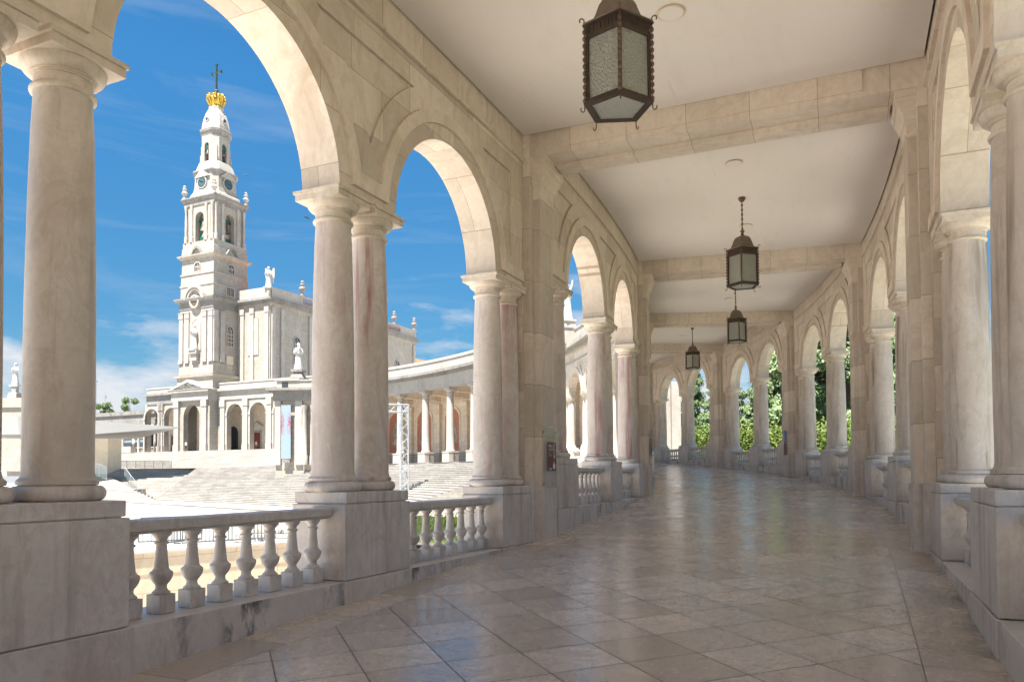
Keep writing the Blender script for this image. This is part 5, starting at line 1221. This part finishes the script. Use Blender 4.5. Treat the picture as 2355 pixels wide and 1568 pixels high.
# ------------------------------------------------------------------ second pavilion far to the left
fl=atd(-2,1050,150)
T=thing('far_pavilion','distant cream pavilion glimpsed between the two leftmost columns','pavilion',(fl.x,fl.y,3.0),PROT)
w=MB(); w.box(0,8,0,6,0,12.5); w.box(-.4,8.4,-.4,6,12.5,13.1); w.box(.2,7.6,0,6,13.1,14.4); w.rings(1.2,3.2,.2,2.2,[(14.4,0),(15.4,-.2),(15.6,-.6),(17,-.5)]); w.build('wall',EXT,T)
q=Matrix.Translation((fl.x,fl.y,3.0))@Matrix.Rotation(PROT,4,'Z')@Vector((2.2,1.2,17)); statue('far_statue','tiny pale statue glimpsed between the two leftmost columns',tuple(q),4.5,PROT,arm=0)

# ------------------------------------------------------------------ people
pp=bw(-5.2,-.9,0); person('small figure in a white shirt and dark trousers under the porch arch',tuple(pp),R(170),SHIRTW,TROUS)
p=bw(-13.2,2.6,0); person('small figure in a blue shirt beside the left portico door',tuple(bw(-11.7,2.6,0)),R(150),SHIRTB,TROUS)
p=bw(6.3,3.6,0); person('small figure walking past the red door of the portico',(p.x,p.y,p.z),BROT+R(90),SHIRTW,SHORT,stride=.2)

TRUSSM=simple('pale aluminium truss',(.36,.38,.40),.4,.2)
# ------------------------------------------------------------------ lighting truss on the stairs
tb=atd(930,1185,58); tb.z=ZP; th=7.0-ZP
T=thing('lighting_truss','tall silver lattice truss tower standing on the stairs','truss',tuple(tb),YAW+R(15))
w=MB(); q=.28
for x in (-q,q):
    for y in (-q,q): w.tube([(x,y,0),(x,y,th)],.05,6)
z=0; k=0
while z<th-.1:
    for x0,y0,x1,y1 in ((-q,-q,q,-q),(q,-q,q,q),(q,q,-q,q),(-q,q,-q,-q)):
        a,b_=((x0,y0),(x1,y1)) if k%2 else ((x1,y1),(x0,y0)); w.tube([(*a,z),(*b_,min(th,z+.55))],.032,5)
    z+=.55; k+=1
w.build('mast',TRUSSM,T)
w=MB(); zt=th-.55
for y in (-q,q):
    for zz in (zt,th): w.tube([(-4.6,y,zz),(q,y,zz)],.05,6)
x=-4.6; k=0
while x<q-.1:
    for y in (-q,q): w.tube([(x,y,zt if k%2 else th),(x+.5,y,th if k%2 else zt)],.032,5)
    w.tube([(x,-q,th),(x+.5,q,th)],.032,5); x+=.5; k+=1
w.build('crossbeam',TRUSSM,T)
w=MB(); w.box(-.8,.8,-.8,.8,.0,.06); w.build('base_plate',TRUSSM,T)

# ------------------------------------------------------------------ sunken court wall, barriers, benches, lawn
T=thing('retaining_wall','sunlit cream retaining wall of the sunken court behind the balusters','wall',(wb_.x,wb_.y,0))
def wallbox(a,b,n0,n1,z0,z1,w):
    d=(b-a).normalized(); n=Vector((-d.y,d.x,0))   # n points away to the plaza side
    pts=[a+n*n0,b+n*n0,b+n*n1,a+n*n1]; V=[(p.x-wb_.x,p.y-wb_.y,z) for z in (z0,z1) for p in pts]
    w.mesh(V,[(0,3,2,1),(4,5,6,7),(0,1,5,4),(1,2,6,5),(2,3,7,6),(3,0,4,7)],None)
end=wc+(wc-wb_)*.9
w=MB(); wallbox(wstart,end,-.06,.4,-4.8,ZP-.02,w); w.build('wall_face',CREAM,T)
w=MB(); wallbox(wstart,end,-.14,.55,ZP-.02,ZP+.07,w); w.build('coping',WHITE,T)
w=MB(); wallbox(wstart,end,-.085,.1,ZP-.75,ZP-.68,w); w.build('string_course',CREAM,T)
# return wall at the right end, down to the gallery
c2=Vector((*P(27,-W/2-.8),0)); w=MB(); 
def barrier(label,u,v,rz):
    p=atz(u,v,ZP); T=thing('crowd_barrier',label,'barrier',(p.x,p.y,ZP+.0),rz,'steel crowd barriers on the plaza edge')
    w=MB(); L=2.2; w.tube([(0,0,.2),(0,0,1.0),(.08,0,1.08),(L-.08,0,1.08),(L,0,1.0),(L,0,.2),(0,0,.2)],.028,6)
    for i in range(1,15): w.tube([(L*i/15,0,.2),(L*i/15,0,1.08)],.014,5)
    w.build('frame',STEELD,T)
    for x in (.25,L-.25):
        w=MB(); w.tube([(x,-.3,0),(x,0,.2),(x,.3,0)],.016,6); w.build('foot',STEEL,T)
wrz=math.atan2(dirw.y,dirw.x)
barrier('upright steel crowd barrier at the left, seen side-on',318,1258,wrz-R(8))
barrier('steel crowd barrier on the coping, second from the left',366,1262,wrz+R(28))
barrier('steel crowd barrier behind the middle balusters',400,1262,wrz+R(4)); barrier('steel crowd barrier behind the right-hand balusters',490,1256,wrz)
barrier('rightmost steel crowd barrier, low beside the stone benches',575,1251,wrz)
for i,(u,v,rz,l) in enumerate(((640,1246,-.2,'stack of pale stone slabs behind the right-hand balusters'),(668,1228,.9,'slanting pale stone slab near the right end of the balustrade'))):
    p=atz(u,v,ZP); w=MB()
    for j in range(3 if i==0 else 1): w.box(-1.7,1.7,-.5+.3*j,.6,.16*j,.16*j+.14)
    w.box(-1.5,1.5,-.3,.5,-.02,.02); tag(w.build('stone_bench',EXTS,None,(p.x,p.y,ZP+.02),YAW+rz,bevel=.01),l,'bench')
# lawn seen through the second opening
g=MB(); lw=[on(900,1240,ZP+.06),on(1100,1248,ZP+.06),on(1110,1192,ZP+.06),on(905,1186,ZP+.06)]; g.prism([(x,y) for x,y in lw],ZP,ZP+.08); tag(g.build('plaza_lawn',GRASS),kind='structure')
rr=random.Random(5); g=MB()
for i in range(9000):
    a,b=rr.random(),rr.random(); x=(lw[0][0]*(1-a)+lw[1][0]*a)*(1-b)+(lw[3][0]*(1-a)+lw[2][0]*a)*b; y=(lw[0][1]*(1-a)+lw[1][1]*a)*(1-b)+(lw[3][1]*(1-a)+lw[2][1]*a)*b
    h=rr.uniform(.06,.18); t=rr.uniform(0,6.28); dx,dy=math.cos(t)*.03,math.sin(t)*.03; g.face([(x-dx,y-dy,ZP+.07),(x+dx,y+dy,ZP+.07),(x+rr.uniform(-.05,.05),y+rr.uniform(-.05,.05),ZP+.07+h)])
tag(g.build('grass_blades',GRASS),'short green lawn grass seen through the second balustrade','grass',kind='stuff')
for i in range(2):
    p=atz(1018+i*22,1218,ZP); w=MB()
    for j in range(26):
        t=rr.uniform(0,6.28); l=rr.uniform(.5,.9); e=rr.uniform(.2,.5); w.face([(.03*math.cos(t+1.57),.03*math.sin(t+1.57),0),(-.03*math.cos(t+1.57),-.03*math.sin(t+1.57),0),(e*.5*math.cos(t),e*.5*math.sin(t),l*.7),(e*math.cos(t),e*math.sin(t),l)])
    tag(w.build('spiky_plant',HEDGE,None,tuple(p)),['left spiky green plant on the lawn behind the balusters','right spiky green plant on the lawn behind the balusters'][i],'plant')
# kerbs crossing the plaza
for i,(a,b) in enumerate((((245,1153),(700,1181)),((357,1150),(735,1166)))):
    p,q=atz(*a,ZP),atz(*b,ZP); d=(q-p).normalized(); n=Vector((-d.y,d.x,0))*.2; w=MB(); w.prism([(p-n).to_2d()[:],(q-n).to_2d()[:],(q+n).to_2d()[:],(p+n).to_2d()[:]],ZP,ZP+.12); tag(w.build('plaza_kerb',EXTD),kind='structure')

# ------------------------------------------------------------------ white pillar, hedge and trees in the garden
p=atd(1546,1033,57); w=MB(); zz=atd(1546,877,57).z
w.box(-1.5,.0,.6,2.2,1,zz-.45); w.box(.003,.68,0,2.2,1,zz); tag(w.build('white_monolith',EXTS,None,(p.x,p.y,0),YAW+R(-4),bevel=.02),'tall bright white wall slab beyond the far garden arch','wall')
def foliage(rnd,blobs,n,size,flat=.6):
    V=[];F=[]; tot=sum(b[3]**2 for b in blobs)
    for (x,y,z,r,sx,sz) in blobs:
        m_=int(n*r*r/tot)
        for i in range(m_):
            # points near the shell
            u=rnd.uniform(-1,1); t=rnd.uniform(0,6.283); rr_=r*(rnd.random()**.33)*(1+.18*math.sin(3*t+x)+.15*math.sin(7*t+5*u)); s_=math.sqrt(1-u*u)
            c=Vector((x+rr_*s_*math.cos(t)*sx,y+rr_*s_*math.sin(t)*sx,z+rr_*u*sz))
            nrm=Vector((s_*math.cos(t)+rnd.uniform(-.7,.7),s_*math.sin(t)+rnd.uniform(-.7,.7),u*.5+.5+rnd.uniform(-.6,.6))).normalized()
            a=nrm.orthogonal().normalized(); a.rotate(Matrix.Rotation(rnd.uniform(0,6.28),3,nrm)); b=nrm.cross(a); q=size*rnd.uniform(.5,1.3)
            k=len(V); V+= [tuple(c-a*q),tuple(c+b*q*.45),tuple(c+a*q),tuple(c-b*q*.45)]; F.append((k,k+1,k+2,k+3))
    return V,F
def crown(kind,seed,h,rad,n,size):
    rnd=random.Random(seed); bl=[]
    L=int(h/1.1)
    for i in range(L):
        f=i/(L-1); z=h*(.16+.84*f); 
        rr_=rad*((1-f)**.7*.9+.12) if kind=='cedar' else rad*(.5+.5*math.sin(math.pi*(.15+.8*f)))
        m_=max(2,int(7*(1-f)+2))
        for j in range(m_):
            t=rnd.uniform(0,6.28); q=rr_*rnd.uniform(.35,.95); bl.append((q*math.cos(t),q*math.sin(t),z+rnd.uniform(-.4,.4),rnd.uniform(.55,1.05)*(.5+rad*.18),1.15,.55))
    return foliage(rnd,bl,n,size)
def tree_mesh(kind,seed,h,rad,mat,n=26000,size=.2):
    V,F=crown(kind,seed,h,rad,n,size); me=bpy.data.meshes.new('crown'); me.from_pydata(V,[],F); me.materials.append(mat)
    rnd=random.Random(seed+1); w=MB(); w.tube([(0,0,-1),(.05,0,h*.3),(-.05,.05,h*.6),(0,0,h*.93)],[.32,.25,.16,.04],10)
    for i in range(16):
        z=h*rnd.uniform(.15,.85); t=rnd.uniform(0,6.28); L=rad*(1-z/h)*.9+.5; w.tube([(0,0,z),(L*.5*math.cos(t),L*.5*math.sin(t),z+.2),(L*math.cos(t),L*math.sin(t),z+.15)],[.09,.05,.02],6)
    return me,w.data('trunk',BARK)
TM={'cedar':[tree_mesh('cedar',1,14,4.6,CEDAR),tree_mesh('cedar',2,14,4.2,CEDAR)],'dark':[tree_mesh('cedar',3,14,4.2,DARKG),tree_mesh('round',4,12,3.6,DARKG)],'mix':[tree_mesh('round',5,12,4.0,CEDAR)]}
def tree(kind,i,u,vtop,d,hm,label,name='conifer_tree'):
    me,tr=TM[kind][i]; p=atd(u,vtop,d); gz=min(3.0,1.2); H=p.z-gz
    T=thing(name,label,'tree',(p.x,p.y,gz),random.random()*6,'trees in the garden beyond the arches'); s_=H/14 if not (kind=='mix' or (kind=='dark' and i==1)) else H/12
    c=place('crown',me,T); t=place('trunk',tr,T); 
    for o in (c,t): o.scale=(s_*hm,s_*hm,s_)
tree('dark',0,1603,862,84,.55,'dark narrow conifer in the far arch beside the white slab')
tree('cedar',1,1640,905,78,.9,'lower green conifer right of the white slab, half behind columns')
tree('dark',1,1700,912,76,.75,'dark bushy tree under the patch of blue sky')
tree('dark',0,1742,868,82,.62,'dark conifer beside the patch of blue sky')
tree('cedar',0,1785,700,74,.7,'tall light green cedar in the arch right of the blue sky patch')
tree('cedar',1,1812,760,80,.6,'green cedar mostly hidden by the third right pier')
tree('cedar',1,1872,660,64,1.0,'big layered cedar in the middle of the right-hand arches')
tree('cedar',0,1905,640,72,1.0,'tall conifer right behind the big layered cedar')
tree('cedar',0,1948,600,60,1.0,'tallest cedar, seen in the arch beside the fourth bay pier')
tree('cedar',1,2052,700,66,.9,'cedar glimpsed as a thin strip between right-hand columns')
tree('dark',1,1560,930,110,1.0,'distant dark tree behind the white slab')
# hedge
rnd=random.Random(11); bl=[]
s_=24
while s_<66:
    zt=3.9 if s_>30 else 3.4
    for j in range(3):
        for q in range(3): bl.append((*P(s_+rnd.uniform(-.4,.4),12.0+j*1.1+rnd.uniform(-.4,.4)),max(-.2,min(3.0,floor_z(s_)-.4))+.5+q*.95+rnd.uniform(-.2,.3),rnd.uniform(.7,1.05),1.1,.9))
    s_+=1.1
V,F=foliage(rnd,bl,60000,.13); me=bpy.data.meshes.new('garden_hedge'); me.from_pydata(V,[],F); me.materials.append(HEDGE)
tag(place('garden_hedge',me),'long bright yellow-green hedge outside the right-hand arches','hedge')
# distant trees left of the basilica
for i,(u,v,l) in enumerate(((300,925,'dark green tree top beside the left end of the portico roof'),(246,936,'small dark tree top above the low colonnade roof'),(232,938,'tiny rounded tree top far left of the portico'))):
    p=atd(u,v,175); T=thing('distant_tree',l,'tree',(p.x,p.y,2),i*2.0,'distant trees left of the basilica'); s_=(p.z-2)/12
    me,tr=TM['dark'][1]; c=place('crown',me,T); t=place('trunk',tr,T)
    for o in (c,t): o.scale=(s_*.55,s_*.55,s_)
for u,l in ((221,'thin antenna mast left, beyond the low colonnade roof'),(242,'thin antenna mast right, with a small box, beyond the roof')):
    a=atd(u,930 if u==242 else 922,190); w=MB(); hh=a.z+ (6 if u==221 else 3); w.tube([(0,0,0),(0,0,hh)],[.16,.06],6); w.box(-.25,.25,-.25,.25,hh-1.5,hh-.8); tag(w.build('antenna_mast',STEEL,None,(a.x,a.y,0)),l,'mast')
# swifts
for u,v,d,l,rz in ((705,501,38,'small dark bird gliding left of the central columns',.6),(563,404,60,'tiny distant bird right of the tower clock',.1)):
    p=atd(u,v,d); w=MB(); k=.16
    w.tube([(-.1,0,0),(0,0,.01),(.12,0,0)],[.012,.03,.008],8)
    for s_ in (-1,1): w.mesh([(.03,0,.01),(-.03,0,.01),(-.07,s_*.14,.03),(-.13,s_*.27,.0),(-.06,s_*.16,.035)],[(0,1,2,4),(4,2,3)])
    o=w.build('swift_bird',IRON,None,tuple(p),YAW+rz+1.57,smooth=40); o.scale=(1.3,1.3,1.3); o.rotation_euler=(R(35),R(10),YAW+rz); tag(o,l,'bird')
